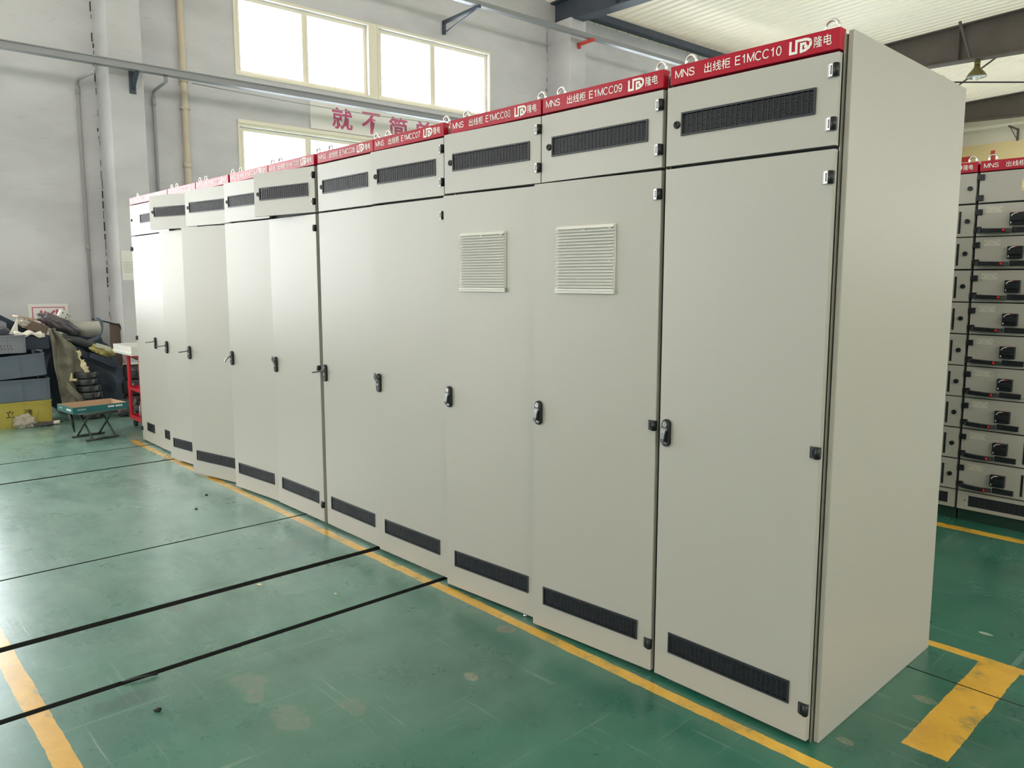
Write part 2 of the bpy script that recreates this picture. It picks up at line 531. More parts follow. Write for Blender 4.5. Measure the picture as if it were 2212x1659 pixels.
    for rc in ((-6.62, 3.0, -0.136, -0.084), (-8.5, 2.0, -1.80, -1.733), (-6.6, 3.0, 0.978, 1.030),
               (-6.0, 3.0, 2.675, 2.757), (0.205, 0.345, 0.20, 1.0)):
        q = rect(*rc)
        msk = q if msk is None else math_('MAXIMUM', msk, q)
    wr = ramp(noise_(7, 9, rough=0.75), 0.36, 0.47)
    msk = math_('MULTIPLY', msk, math_('MULTIPLY_ADD', wr, 0.55, 0.45))
    ycol = ramp(noise_(5, 6), 0.35, 0.7, (0.62, 0.34, 0.025), (0.84, 0.50, 0.06))
    base = mix(msk, base, ycol)
    L.new(base, b.inputs['Base Color'])
    rg = math_('MULTIPLY_ADD', noise_(2.4, 8, rough=0.7), 0.34, 0.13)
    L.new(rg, b.inputs['Roughness'])
    b.inputs['Specular IOR Level'].default_value = 0.5
    b.inputs['Coat Weight'].default_value = 0.5
    b.inputs['Coat Roughness'].default_value = 0.24
    bp = N.new('ShaderNodeBump'); bp.inputs['Strength'].default_value = 0.22; bp.inputs['Distance'].default_value = 0.004
    bh = math_('ADD', noise_(5, 6), math_('MULTIPLY', scr, 0.3))
    L.new(bh, bp.inputs['Height']); L.new(bp.outputs[0], b.inputs['Normal'])
    return m
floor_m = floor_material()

glass_m = bpy.data.materials.new('window glass')
glass_m.use_nodes = True
_n = glass_m.node_tree.nodes; _l = glass_m.node_tree.links
_n.remove(_n['Principled BSDF'])
_t = _n.new('ShaderNodeBsdfTransparent'); _g = _n.new('ShaderNodeBsdfGlossy'); _g.inputs['Roughness'].default_value = 0.02
_m = _n.new('ShaderNodeMixShader')
_m.inputs[0].default_value = 0.05; _l.new(_t.outputs[0], _m.inputs[1]); _l.new(_g.outputs[0], _m.inputs[2])
_l.new(_m.outputs[0], _n['Material Output'].inputs[0])

# ------------------------------------------------------------------ room shell
# the hall stands 3.5 degrees askew to the cabinet row and the floor joints
ROOM = Matrix.Translation((-9.4, 0.49, 0)) @ Matrix.Rotation(R(-3.5), 4, 'Z') @ Matrix.Translation((9.4, -0.49, 0))
_before_room = set(bpy.data.objects)
XL, XR, YF, YB = -9.4, 11.0, -15.0, 23.6
PITCH_Y = 7.04
bays = [2.155 + PITCH_Y * k for k in (-2, -1, 0, 1, 2)]
WA, WB0, WB1 = 1.915, 2.085, 4.11     # window widths inside a bay
Z_UP, Z_LO = (4.205, 5.20), 3.52
bm = BM()
holes = []
for k, y in enumerate(bays):
    zl = 0.9 if k == 1 else 1.2  # sill lowered in one unseen bay to let in more light
    if k == 0:
        holes += [(y, y + WB1, 0.02, 5.20)]   # opening added out of view to light floor and doors
        continue
    holes += [(y, y + WA, *Z_UP), (y + WB0, y + WB1, *Z_UP), (y, y + WA, zl, Z_LO), (y + WB0, y + WB1, zl, Z_LO)]
plate(bm, (YF, YB), (0, 6.95), holes, XL - 0.24, XL, 'yz')
struct(mesh_obj('wall_left', bm, wall_m))
bm = BM()
plate(bm, (XL, XR), (0, 7.3), [(-3.0, 1.5, 2.2, 4.2)], YB, YB + 0.24, 'xz')
struct(mesh_obj('wall_back', bm, wall_cream))
bm = BM()
plate(bm, (YF, YB), (0, 7.4), [(-13.5, -8.5, 4.4, 6.1), (-7.0, -2.0, 4.4, 6.1), (-0.5, 4.5, 4.4, 6.1), (6, 11, 4.4, 6.1), (12.5, 17.5, 4.4, 6.1), (18.5, 23.0, 3.4, 6.1)], XR, XR + 0.24, 'yz')  # openings added out of view to light the ceiling and back wall
struct(mesh_obj('wall_right', bm, wall_cream))
bm = BM()
plate(bm, (XL, XR), (0, 7.0), [(-7.5, -4.5, 4.4, 5.4), (-2.5, 0.5, 4.4, 5.4), (2.5, 5.5, 4.4, 5.4), (7.5, 10.5, 4.4, 5.4)], YF - 0.24, YF, 'xz')  # high openings added in this unseen wall to throw light on the ceiling
struct(mesh_obj('wall_front', bm, wall_m))

# ceiling: corrugated sheet, ribs across the hall (along x)
def zc(x, y):
    return 6.33 + 0.025 * (x + 9.2) + 0.026 * max(0.0, y - 9.0)
bm = BM()
pitch = 0.20
prof = [(0.0, 0.0), (0.10, 0.0), (0.115, 0.03), (0.185, 0.03)]
rows = []
y = YF - 0.3
while y < YB + 0.3:
    for a, b_ in prof:
        rows.append([bm.verts.new((x, y + a, zc(x, y + a) + b_)) for x in (XL - 0.3, XR + 0.3)])
    y += pitch
for i in range(len(rows) - 1):
    bm.faces.new((rows[i][0], rows[i + 1][0], rows[i + 1][1], rows[i][1]))
struct(mesh_obj('ceiling', bm, ceil_m))

# pilasters
for k in range(6):
    y = 0.51 + (7.03) * (k - 2)
    bm = BM()
    box(bm, XL, -8.8, y, y + 0.36, 0, 5.93 if k == 3 else 5.90)
    struct(mesh_obj('trim_%d' % (k + 1), bm, wall_m, bevel=0.012))
# cracks beside the pilasters
for k, y in enumerate((0.505, 7.535)):
    bm = BM()
    z = 0.9
    while z < 5.8:
        h = random.uniform(0.02, 0.12)
        if random.random() < 0.7:
            o = random.uniform(-0.012, 0.0); w = random.choice((0.004, 0.006, 0.014))
            box(bm, XL, XL + 0.003, y - w + o, y + o, z, z + h)
        z += h + random.uniform(0.0, 0.06)
    struct(mesh_obj('trim_%d' % (10 + k), bm, caulk))
# broken mortar along the wall head
bm = BM()
y = 8.35
while y < 16:
    h = random.uniform(0.10, 0.3)
    box(bm, XL + 0.0005, XL + 0.014, y, y + h, 6.185 + random.uniform(0, 0.02), 6.219)
    y += h + random.uniform(0.01, 0.05)
struct(mesh_obj('trim_20', bm, wall_cream))

# windows
def window(n, y0, y1, z0, z1, mid, cornice=False):
    bm = BM()
    x0, x1 = XL - 0.14, XL - 0.06
    t = 0.05
    for (a, b_, c, d) in ((y0, y1, z0, z0 + t), (y0, y1, z1 - t, z1), (y0, y0 + t, z0 + t, z1 - t), (y1 - t, y1, z0 + t, z1 - t), (mid - 0.028, mid + 0.028, z0 + t, z1 - t)):
        box(bm, x0, x1, a, b_, c, d)
    box(bm, x1, x1 + 0.012, y0 + t, y0 + t + 0.02, z0 + t, z1 - t)
    box(bm, x1, x1 + 0.012, mid + 0.028, mid + 0.05, z0 + t, z1 - t)
    for (a, b_, c, d) in ((y0 - 0.025, y1 + 0.025, z0 - 0.035, z0), (y0 - 0.025, y1 + 0.025, z1, z1 + 0.035), (y0 - 0.025, y0, z0, z1), (y1, y1 + 0.025, z0, z1)):
        box(bm, XL, XL + 0.018, a, b_, c, d)
    w = struct(mesh_obj('window_%d' % n, bm, frame_cream))
    for (a, b_) in ((y0 + t, mid - 0.028), (mid + 0.028, y1 - t)):
        bm = BM()
        box(bm, XL - 0.102, XL - 0.098, a, b_, z0 + t, z1 - t)
        mesh_obj('window_pane', bm, glass_m, w)
    return w
nw = 1
for k, y in enumerate(bays[1:]):
    for (z0, z1) in (Z_UP, (0.9 if k == 0 else 1.2, Z_LO)):
        window(nw, y, y + WA, z0, z1, y + 0.96); nw += 1
        window(nw, y + WB0, y + WB1, z0, z1, y + 3.045); nw += 1
    bm = BM()
    box(bm, XL, XL + 0.05, y - 0.03, y + WB1 + 0.03, 3.555, 3.60)
    box(bm, XL + 0.0003, XL + 0.012, y + WA + 0.026, y + WB0 - 0.026, 4.17, 5.235)
    box(bm, XL + 0.0003, XL + 0.012, y + WA + 0.026, y + WB0 - 0.026, 1.17, 3.554)
    struct(mesh_obj('trim_%d' % (30 + k), bm, frame_cream))

# roof beams
for i, (y, m, lab) in enumerate(((7.60, steel_blue, 'dark blue grey steel roof beam resting on the pilaster right of the big windows'),
                                 (14.88, steel_dark, 'brown grey steel roof beam with the hanging lamp under it'),
                                 (22.4, steel_dark, 'brown grey steel roof beam farthest from camera near the yellow banner wall'))):
    bm = BM()
    b0 = (5.935, 6.02, 6.20)[i]
    x0, x1 = XL + 0.002, XR - 0.01
    yc = y + 0.12
    def zb(x): return b0 - 0.038 * min(x - XL, 8.0)
    def prism(ya, yb, lo, hi):
        xm = XL + 8.0
        cols = [x0, xm, x1]
        vv = [[bm.verts.new((x, yy, f(x))) for x in cols] for (yy, f) in ((ya, lo), (yb, lo), (yb, hi), (ya, hi))]
        for a in range(4):
            b2 = (a + 1) % 4
            for j in range(2):
                bm.faces.new((vv[a][j], vv[a][j + 1], vv[b2][j + 1], vv[b2][j]))
        bm.faces.new([vv[a][0] for a in (3, 2, 1, 0)]); bm.faces.new([vv[a][2] for a in range(4)])
    prism(y, y + 0.24, zb, lambda x: zb(x) + 0.02)
    prism(yc - 0.006, yc + 0.006, lambda x: zb(x) + 0.02, lambda x: zc(x, y) - 0.03)
    prism(y, y + 0.24, lambda x: zc(x, y) - 0.03, lambda x: zc(x, y) - 0.004)
    x = x0 + (1.55 if i == 0 else 3.9)
    while x < x1 - 1:
        box(bm, x, x + 0.012, y + 0.02, y + 0.22, zb(x) + 0.02, zc(x, y) - 0.03)
        x += 3.4
    bmesh.ops.recalc_face_normals(bm, faces=bm.faces)
    tag(mesh_obj('roof_beam', bm, m), lab, 'beam', 'roof beams across the hall')
# eave purlin along the window wall
bm = BM()
PY0, PY1 = 8.1, 14.86
def zp(yy): return 0.026 * max(0, yy - 9.0) * 0.25
box(bm, XL + 0.002, XL + 0.02, PY0, PY1, 6.225, 6.32)
box(bm, XL + 0.02, XL + 0.22, PY0, PY1, 6.305, 6.318)
box(bm, XL + 0.205, XL + 0.22, PY0, PY1, 6.20, 6.305)
box(bm, XL + 0.02, XL + 0.205, PY0, PY1, 6.225, 6.238)
tag(mesh_obj('eave_purlin', bm, steel_blue), 'long dark steel eave purlin along the top of the window wall under the roof sheet', 'purlin')

# cable rail along the window wall
rt = thing('cable_rail', 'lower grey steel channel rail running along the window wall past the pilaster', 'rail', (-8.55, 4.5, 3.8))
rt_inv = (8.55, -4.5, -3.8)
bm = BM()
box(bm, -8.60, -8.50, -3.0, 12.0, 3.805, 3.81)
box(bm, -8.505, -8.50, -3.0, 12.0, 3.81, 3.87)
box(bm, -8.60, -8.595, -3.0, 12.0, 3.81, 3.87)
box(bm, -8.62, -8.485, -3.0, 12.0, 3.87, 3.883)
box(bm, -8.51, -8.485, -3.0, 12.0, 3.803, 3.812)
mesh_obj('channel', bm, rail_grey, rt).location = rt_inv
for y in (0.75, 7.72):
    bm = BM()
    box(bm, -8.799, -8.79, y - 0.035, y + 0.035, 3.60, 3.87)
    box(bm, -8.79, -8.74, y - 0.035, y - 0.029, 3.63, 3.87)
    rod_between(bm, (-8.79, y, 3.65), (-8.56, y, 3.80), 0.04, 0.012)
    cyl(bm, (-8.79, y, 3.67), 0.012, 0.012, 'x', 10)
    mesh_obj('bracket', bm, steel_blue, rt).location = rt_inv
bm = BM()
tube(bm, [(-8.64, 1.35 + i * 0.55, 3.79 - 0.035 * abs(math.sin(i * 0.5))) for i in range(20)], 0.006, 6)
tag(mesh_obj('hanging_cable', bm, pipe_grey), 'thin grey cable sagging just under the lower channel rail', 'cable')

# upper channel with brackets
ur = thing('upper_channel', 'upper grey steel channel with a red end bracket, running above the big windows', 'rail', (-8.45, 9.0, 5.6))
ur_inv = (8.45, -9, -5.6)
bm = BM()
box(bm, -8.55, -8.545, 3.0, 22.0, 5.535, 5.60)
box(bm, -8.455, -8.45, 3.0, 22.0, 5.535, 5.60)
box(bm, -8.545, -8.455, 3.0, 22.0, 5.535, 5.54)
mesh_obj('channel', bm, rail_grey, ur).location = ur_inv
def wall_bracket(parent, x0, x1, y, z, drop, m, off):
    bm = BM()
    box(bm, x0, x0 + 0.045, y - 0.022, y + 0.022, z - drop, z)
    box(bm, x0, x1, y - 0.022, y + 0.022, z - 0.045, z)
    if drop > 0.15:
        rod_between(bm, (x0 + 0.03, y, z - drop + 0.02), (x1 - 0.08, y, z - 0.04), 0.018, 0.012)
    mesh_obj('bracket', bm, m, parent).location = off
wall_bracket(ur, XL + 0.001, -8.42, 5.38, 5.534, 0.20, steel_blue, ur_inv)
wall_bracket(ur, -8.799, -8.42, 7.72, 5.534, 0.09, red_ink, ur_inv)
br = thing('wall_bracket', 'small dark steel triangle bracket high on the cream back wall above the yellow banner', 'bracket', (-7.2, YB - 0.001, 5.9))
bm = BM()
box(bm, -0.022, 0.022, -0.045, 0, -0.28, 0.02)
box(bm, -0.022, 0.022, -0.75, 0, 0.02, 0.06)
rod_between(bm, (0, -0.03, -0.25), (0, -0.66, 0.03), 0.02, 0.014)
mesh_obj('bracket_frame', bm, steel_dark, br)
bm = BM()
box(bm, XL + 0.01, XR - 0.01, YB - 0.75, YB - 0.65, 5.962, 6.02)
tag(mesh_obj('back_channel', bm, frame_cream), 'cream channel running across the back wall resting on the small triangle bracket', 'rail')

# conduits
for k, (yt, yw, lab) in enumerate(((0.335, 0.30, 'grey bent conduit dropping left of the pilaster down to the junk pile'),
                                   (1.045, 1.11, 'grey bent conduit dropping right of the pilaster behind the cabinets'))):
    bm = BM()
    tube(bm, [(-8.55, yt, 3.803), (-8.55, yt, 3.77), (-8.59, yt, 3.735), (-9.31, yw, 3.785), (-9.355, yw, 3.76), (-9.36, yw, 3.71), (-9.36, yw, 0)], 0.019, 12)
    tube(bm, [(-9.36, yw, 3.72), (-9.36, yw, 3.62)], 0.025, 12)
    tube(bm, [(-8.55, yt, 3.80), (-8.55, yt, 3.735)], 0.024, 12)
    tube(bm, [(-9.36, yw, 1.9), (-9.36, yw, 1.83)], 0.025, 12)
    tag(mesh_obj('conduit', bm, pipe_grey), lab, 'conduit')
bm = BM()
tube(bm, [(-9.345, 1.465, 0.0), (-9.345, 1.465, 6.1)], 0.040, 16)
for z in (1.2, 2.90, 3.95, 5.0):
    tube(bm, [(-9.345, 1.465, z), (-9.345, 1.465, z + 0.07)], 0.048, 16)
box(bm, XL + 0.001, -9.30, 1.41, 1.52, 3.62, 3.64)
tag(mesh_obj('drain_pipe', bm, pvc), 'cream plastic drain pipe standing against the wall between pilaster and windows', 'pipe')

# banners and notices
ban = thing('banner', 'long white banner board with faded crimson characters between upper and lower windows', 'banner', (XL + 0.001, 4.5, 3.8))
bm = BM()
box(bm, 0.0, 0.02, -1.36, 2.3, -0.182, 0.19)
for y in (-0.45, 0.42, 1.3):
    box(bm, 0.02, 0.0208, y, y + 0.004, -0.18, 0.19)
mesh_obj('board', bm, banner_m, ban)
for ch, y0 in (('就', 3.462), ('不', 3.926), ('简', 4.376), ('单', 4.826)):
    bm = BM()
    text_bm(bm, ch, 1, (0.0205, y0 - 4.5, -0.145), (0, 1, 0), (0, 0, 1), bold=0.02, width=0.32, height=0.305)
    mesh_obj('character', bm, pink_ink, ban)
sg = thing('wall_sign', 'white board with red border and red characters behind the junk pile', 'sign', (XL + 0.001, -0.14, 0.95))
bm = BM(); box(bm, 0.0, 0.012, -0.20, 0.195, -0.15, 0.25); mesh_obj('board', bm, banner_m, sg)
bm = BM()
for (a, b_, c, d) in ((-0.165, 0.16, 0.205, 0.215), (-0.165, 0.16, -0.12, -0.11), (-0.165, -0.155, -0.11, 0.205), (0.15, 0.16, -0.11, 0.205)):
    box(bm, 0.012, 0.0132, a, b_, c, d)
mesh_obj('border', bm, pink_ink, sg)
bm = BM()
strokes(bm, [[(-0.075, -0.04), (-0.075, 0.175)], [(0.082, -0.04), (0.082, 0.185)], [(-0.045, 0.16), (0.05, 0.09)], [(-0.02, 0.08), (0.058, 0.172)]], 0.024, (0.0125, 0, 0), (0, 1, 0), (0, 0, 1))
mesh_obj('character', bm, pink_ink, sg)
nt_ = thing('paper_notice', 'pale paper notice with printed lines taped to the pilaster', 'notice', (-8.799, 0.59, 1.65))
bm = BM(); box(bm, 0, 0.002, -0.06, 0.13, -0.17, 0.17); mesh_obj('sheet', bm, banner_m, nt_)
bm = BM()
for j in range(6):
    box(bm, 0.002, 0.0024, -0.045, 0.105 - 0.02 * (j % 3), 0.03 - j * 0.022, 0.035 - j * 0.022)
mesh_obj('printing', bm, pipe_grey, nt_)
yb = thing('yellow_banner', 'yellow banner with big red characters high on the back wall', 'banner', (-7.0, YB - 0.001, 5.0))
bm = BM(); box(bm, -2.3, 3.6, -0.03, 0, -0.75, 0.64); mesh_obj('board', bm, banner_y, yb)
for ch, x0, zt in (('工', -2.25, 0.33), ('人', -1.25, 0.43), ('心', 0.0, 0.4), ('质', 1.2, 0.4)):
    bm = BM()
    text_bm(bm, ch, 1, (x0, -0.031, zt - 0.95), (1, 0, 0), (0, 0, 1), bold=0.025, width=0.86, height=0.95)
    mesh_obj('character', bm, red_ink, yb)

# pendant lamp
lp = thing('pendant_lamp', 'olive green dome lamp hanging under the middle roof beam', 'lamp', (-5.15, 15.0, 5.86))
bm = BM(); tube(bm, [(0, 0, 0.02), (0, 0, -0.05)], 0.045, 12); tube(bm, [(0, 0, -0.05), (0, 0, -0.13)], 0.03, 12); tube(bm, [(0, 0, -0.03), (0, 0, -0.10)], 0.055, 12); mesh_obj('stem', bm, lamp_green, lp)
bm = BM(); lathe(bm, [(0.03, -0.10), (0.05, -0.11), (0.055, -0.15), (0.09, -0.20), (0.145, -0.26), (0.172, -0.31), (0.176, -0.33)])
o = mesh_obj('lamp_shade', bm, lamp_green, lp); s_ = o.modifiers.new('t', 'SOLIDIFY'); s_.thickness = 0.004
bm = BM(); lathe(bm, [(0.0, -0.23), (0.11, -0.25), (0.165, -0.318)]); mesh_obj('reflector', bm, lamp_in, lp)
bm = BM(); lathe(bm, [(0.0, -0.385), (0.05, -0.38), (0.07, -0.34), (0.06, -0.29), (0.04, -0.24)], 20); mesh_obj('bulb', bm, lamp_in, lp)
bm = BM(); rod_between(bm, (-5.27, 14.35, 6.46), (-5.24, 14.86, 5.90), 0.04, 0.04)
tag(mesh_obj('fly_brace', bm, steel_dark), 'short dark steel strut slanting across the middle roof beam above the lamp', 'brace')
bm = BM(); rod_between(bm, (-6.7, 17.0, 5.66), (-5.35, 17.0, 6.47), 0.03, 0.03)
tag(mesh_obj('roof_rod', bm, steel_dark), 'thin diagonal rod passing behind the hanging dome lamp', 'rod')
bm = BM(); tube(bm, [(-9.20, 9.11, 5.2), (-4.994, 13.779, 5.2), (-4.192, 14.673, 5.2), (2.75, 22.4, 5.2)], 0.014, 8)
tag(mesh_obj('suspended_cable', bm, black_pl), 'black cable strung across the hall just below the hanging lamp', 'cable')

for o in set(bpy.data.objects) - _before_room:
    if o.parent is None:
        o.matrix_world = ROOM @ Matrix.LocRotScale(o.location, o.rotation_euler, o.scale)

# floor: slabs with open joints
bm = BM()
FX0, FX1, FY0, FY1 = -11.6, 13.6, -17.0, 25.5
xs = [FX0, -6.322, -6.300, -5.592, -5.560, -3.411, -3.396, -2.566, -2.526, -1.956, -1.914, FX1]
for i in range(0, len(xs), 2):
    if i == len(xs) - 2:
        box(bm, xs[i], xs[i + 1], FY0, 0.728, -0.2, 0)
        box(bm, xs[i], xs[i + 1], 0.734, FY1, -0.2, 0)
    else:
        box(bm, xs[i], xs[i + 1], FY0, FY1, -0.2, -0.004 if i == 8 else 0.0)
bm.normal_update()
for f in bm.faces:
    if abs(f.normal.z) < 0.5:
        f.material_index = 1
joint_m = mat('dirt filled joint', (0.012, 0.014, 0.016), 0.9)
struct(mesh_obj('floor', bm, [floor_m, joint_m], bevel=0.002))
bm = BM(); box(bm, FX0, FX1, FY0, FY1, -0.26, -0.2)
struct(mesh_obj('floor_base', bm, inner_dark))

# ------------------------------------------------------------------ switchgear cabinets
def eyebolt_mesh():
    bm = BM()
    c = Vector((0, 0, 0.036))
    tube(bm, [c + Vector((0.0205 * math.cos(a), 0, 0.0205 * math.sin(a))) for a in [2 * math.pi * i / 28 for i in range(28)]], 0.0052, 10, closed=True)
    tube(bm, [(0, 0, -0.002), (0, 0, 0.006)], 0.012, 16)
    tube(bm, [(0, 0, 0.006), (0, 0, 0.016)], 0.008, 12)
    return bm
eye0 = mesh_obj('lifting_eye', eyebolt_mesh(), chrome)
def grille_mesh(w, h):
    bm = BM()
    t = 0.006
    for (a, b_, c, d) in ((0, w, 0, t), (0, w, h - t, h), (0, t, t, h - t), (w - t, w, t, h - t)):
        box(bm, a, b_, -0.0045, 0.006, c, d)
    n = max(4, int(round(w / 0.0195)))
    for i in range(1, n):
        x = t + (w - 2 * t) * i / n
        box(bm, x - 0.0011, x + 0.0011, -0.0014, 0.0035, t, h - t)
    m = 15
    for j in range(1, m):
        z = t + (h - 2 * t) * j / m
        box(bm, t, w - t, -0.0004, 0.0025, z - 0.0011, z + 0.0011)
    box(bm, t, w - t, 0.0135, 0.0145, t, h - t, 1)
    return bm
GW, GH = 0.482, 0.077
grille0 = mesh_obj('vent_grille', grille_mesh(GW, GH), [black_gr, ink])
grille1 = mesh_obj('vent_grille', grille_mesh(0.19, GH), [black_gr, ink])

def hinge_bm(light):
    bm = BM()
    mi = 0
    n = 5
    prev = None
    pts = []
    for i in range(n + 1):
        a = i / n
        x = -0.030 + 0.018 * a
        y = -0.0115 + 0.0045 * (1 - a) ** 2 * 2
        pts.append((x, y))
    for i in range(n):
        (xa, ya), (xb, yb_) = pts[i], pts[i + 1]
        vs = [bm.verts.new(c) for c in ((xa, ya, -0.018), (xb, yb_, -0.018), (xb, yb_, 0.018), (xa, ya, 0.018), (xa, 0, -0.018), (xb, 0, -0.018), (xb, 0, 0.018), (xa, 0, 0.018))]
        for f in ((0, 1, 2, 3), (4, 7, 6, 5), (0, 4, 5, 1), (3, 2, 6, 7)):
            fc = bm.faces.new([vs[j] for j in f]); fc.material_index = mi
    box(bm, -0.0305, -0.0295, -0.003, 0, -0.018, 0.018, mi)
    box(bm, -0.0185, -0.0155, -0.0125, -0.009, -0.012, 0.012, 1)
    box(bm, -0.0165, -0.0158, -0.0128, -0.0125, -0.009, 0.009, 2)
    tube(bm, [(-0.005, -0.006, -0.0185), (-0.005, -0.006, 0.0185)], 0.0085, 12, 1)
    box(bm, -0.0125, 0.003, -0.006, 0.004, -0.018, 0.018, 1)
    bmesh.ops.recalc_face_normals(bm, faces=bm.faces)
    return bm
hinge_l = mesh_obj('hinge', hinge_bm(True), [hinge_sheen, black_pl, hinge_sheen])
hinge_d = mesh_obj('hinge', hinge_bm(False), [black_pl, black_pl, black_gr])

def lock_bm():
    bm = BM()
    lathe(bm, [(0.0128, 0), (0.0128, 0.004), (0.011, 0.0065), (0.0075, 0.0065), (0.0068, 0.003), (0.0, 0.003)], 24)
    box(bm, -0.0012, 0.0012, -0.004, 0.004, 0.0028, 0.0045)
    bmesh.ops.rotate(bm, verts=bm.verts, cent=(0, 0, 0), matrix=Matrix.Rotation(R(90), 3, 'X'))
    return bm
lock0 = mesh_obj('door_lock', lock_bm(), [black_pl])

def pill(bm, w, h, y0, y1, cz=0, mi=0, seg=10):
    out = []
    for i in range(seg + 1):
        a = math.pi * i / seg
        out.append((w / 2 * math.cos(a), h / 2 - w / 2 + w / 2 * math.sin(a) + cz))
    for i in range(seg + 1):
        a = math.pi + math.pi * i / seg
        out.append((w / 2 * math.cos(a), -h / 2 + w / 2 + w / 2 * math.sin(a) + cz))
    fr = [bm.verts.new((x * 0.86, y0, cz + (z - cz) * 0.95)) for x, z in out]
    md = [bm.verts.new((x, y0 + 0.004, z)) for x, z in out]
    bk = [bm.verts.new((x, y1, z)) for x, z in out]
    bm.faces.new(fr).material_index = mi
    n = len(out)
    for i in range(n):
        j = (i + 1) % n
        bm.faces.new((fr[i], md[i], md[j], fr[j])).material_index = mi
        bm.faces.new((md[i], bk[i], bk[j], md[j])).material_index = mi
    bm.faces.new(list(reversed(bk))).material_index = mi
    bmesh.ops.recalc_face_normals(bm, faces=bm.faces)

def handle_bm(state):
    bm = BM()
    pill(bm, 0.036, 0.100, -0.013, 0.0)
    # top cap boss with small mark
    pill(bm, 0.022, 0.026, -0.017, -0.012, 0.032, 1)
    strokes(bm, [[(-0.006, 0.028), (0.006, 0.028), (0.006, 0.033), (0, 0.040), (-0.006, 0.033), (-0.006, 0.028)]], 0.0015, (0, -0.0171, 0), (1, 0, 0), (0, 0, 1), mi=2)
    strokes(bm, [[(-0.005, -0.040), (-0.004, -0.034), (0.004, -0.034), (0.005, -0.040)]], 0.0015, (0, -0.0131, 0), (1, 0, 0), (0, 0, 1), mi=2)
    L = 0.062
    p0 = Vector((0, -0.018, 0.016))
    if state == 'closed':
        pts = [p0, Vector((-0.001, -0.022, 0.0)), Vector((-0.003, -0.0235, -0.02)), Vector((-0.005, -0.022, -0.034))]
    elif state == 'out':
        pts = [p0, Vector((-0.002, -0.035, 0.012)), Vector((-0.006, -0.060, 0.010)), Vector((-0.010, -0.085, 0.008))]
    elif state == 'up':
        pts = [p0, Vector((-0.003, -0.026, 0.026)), Vector((-0.004, -0.027, 0.040)), Vector((-0.004, -0.026, 0.054))]
    else:
        pts = [p0, Vector((-0.004, -0.036, 0.004)), Vector((-0.010, -0.048, -0.010)), Vector((-0.014, -0.052, -0.024))]
    wd = [0.010, 0.0085, 0.0075, 0.0055]
    prev = None
    for i in range(len(pts) - 1):
        a, b_ = pts[i], pts[i + 1]
        d = (b_ - a).normalized()
        u = Vector((1, 0, 0)); u = (u - d * u.dot(d)).normalized(); n = d.cross(u)
        vs = []
        for p, w in ((a, wd[i]), (b_, wd[i + 1])):
            for su, sn in ((-1, -1), (1, -1), (1, 1), (-1, 1)):
                vs.append(bm.verts.new(p + u * w * su + n * 0.0035 * sn))
        for f in ((0, 1, 5, 4), (1, 2, 6, 5), (2, 3, 7, 6), (3, 0, 4, 7), (0, 3, 2, 1), (4, 5, 6, 7)):
            bm.faces.new([vs[j] for j in f]).material_index = 1
    box(bm, -0.013, 0.013, -0.021, -0.012, 0.010, 0.020, 1)
    if state != 'closed':
        m = Matrix.Translation((0, -0.013, -0.006)) @ Matrix.Rotation(R(90), 4, 'X')
        c0 = len(bm.verts)
        tube(bm, [(0, -0.013, -0.008), (0, -0.0155, -0.008)], 0.0075, 14, 2)
        tube(bm, [(0, -0.013, -0.026), (0, -0.0145, -0.026)], 0.004, 10, 1)
    bmesh.ops.recalc_face_normals(bm, faces=bm.faces)
    return bm
handles = {s: mesh_obj('door_handle', handle_bm(s), [black_pl, dk_chrome, chrome]) for s in ('closed', 'out', 'up', 'half')}

def louver_bm(w, h):
    bm = BM()
    box(bm, 0, w, -0.004, 0, 0, h)
    n = 20
    p = (h - 0.022) / n
    z = 0.018
    for i in range(n + 1):
        zt = z + p * i
        zb = zt - p * 0.70
        y0 = -0.015
        if i == n:
            zt = h
        sx_ = 0.010
        vs = [bm.verts.new(c) for c in ((sx_ * .2, y0 - 0.003, zb), (w - sx_ * .2, y0 - 0.003, zb), (w - sx_ * .9, -0.007, zt), (sx_ * .9, -0.007, zt),
                                        (0.003, -0.003, zb), (w - 0.003, -0.003, zb), (w - 0.004, -0.002, zt), (0.004, -0.002, zt))]
        for f in ((0, 1, 2, 3), (4, 7, 6, 5), (0, 4, 5, 1), (3, 2, 6, 7), (0, 3, 7, 4), (1, 5, 6, 2)):
            bm.faces.new([vs[j] for j in f])
    box(bm, 0.0, w, -0.014, 0, 0, 0.017)
    for (x, zz) in ((w * 0.5, h - 0.020), (w * 0.93, h - 0.018), (w * 0.93, h * 0.46)):
        box(bm, x - 0.005, x + 0.005, -0.014, -0.009, zz, zz + 0.006)
    bmesh.ops.recalc_face_normals(bm, faces=bm.faces)
    return bm
louver0 = mesh_obj('louvre_filter', louver_bm(0.288, 0.258), louver_pl)

def door_bm(w, h, holes):
    bm = BM()
    plate(bm, (-w + 0.0032, -0.0015), (0, h), holes, 0.0, 0.0022, 'xz')
    for (xa, ya, xb, yb_) in ((-w, 0.006, -w + 0.0032, 0.0), (-0.0015, 0.0, 0.0, 0.0015)):
        f = bm.faces.new([bm.verts.new(c) for c in ((xa, ya, 0), (xb, yb_, 0), (xb, yb_, h), (xa, ya, h))])
    # folded edges
    for (a, b_, c, d) in ((-w, -w + 0.002, 0, h), (-0.002, 0, 0, h), (-w + .002, -0.002, 0, 0.002), (-w + .002, -0.002, h - 0.002, h)):
        box(bm, a, b_, 0.006 if a == -w else 0.0022, 0.021, c, d)
    return bm

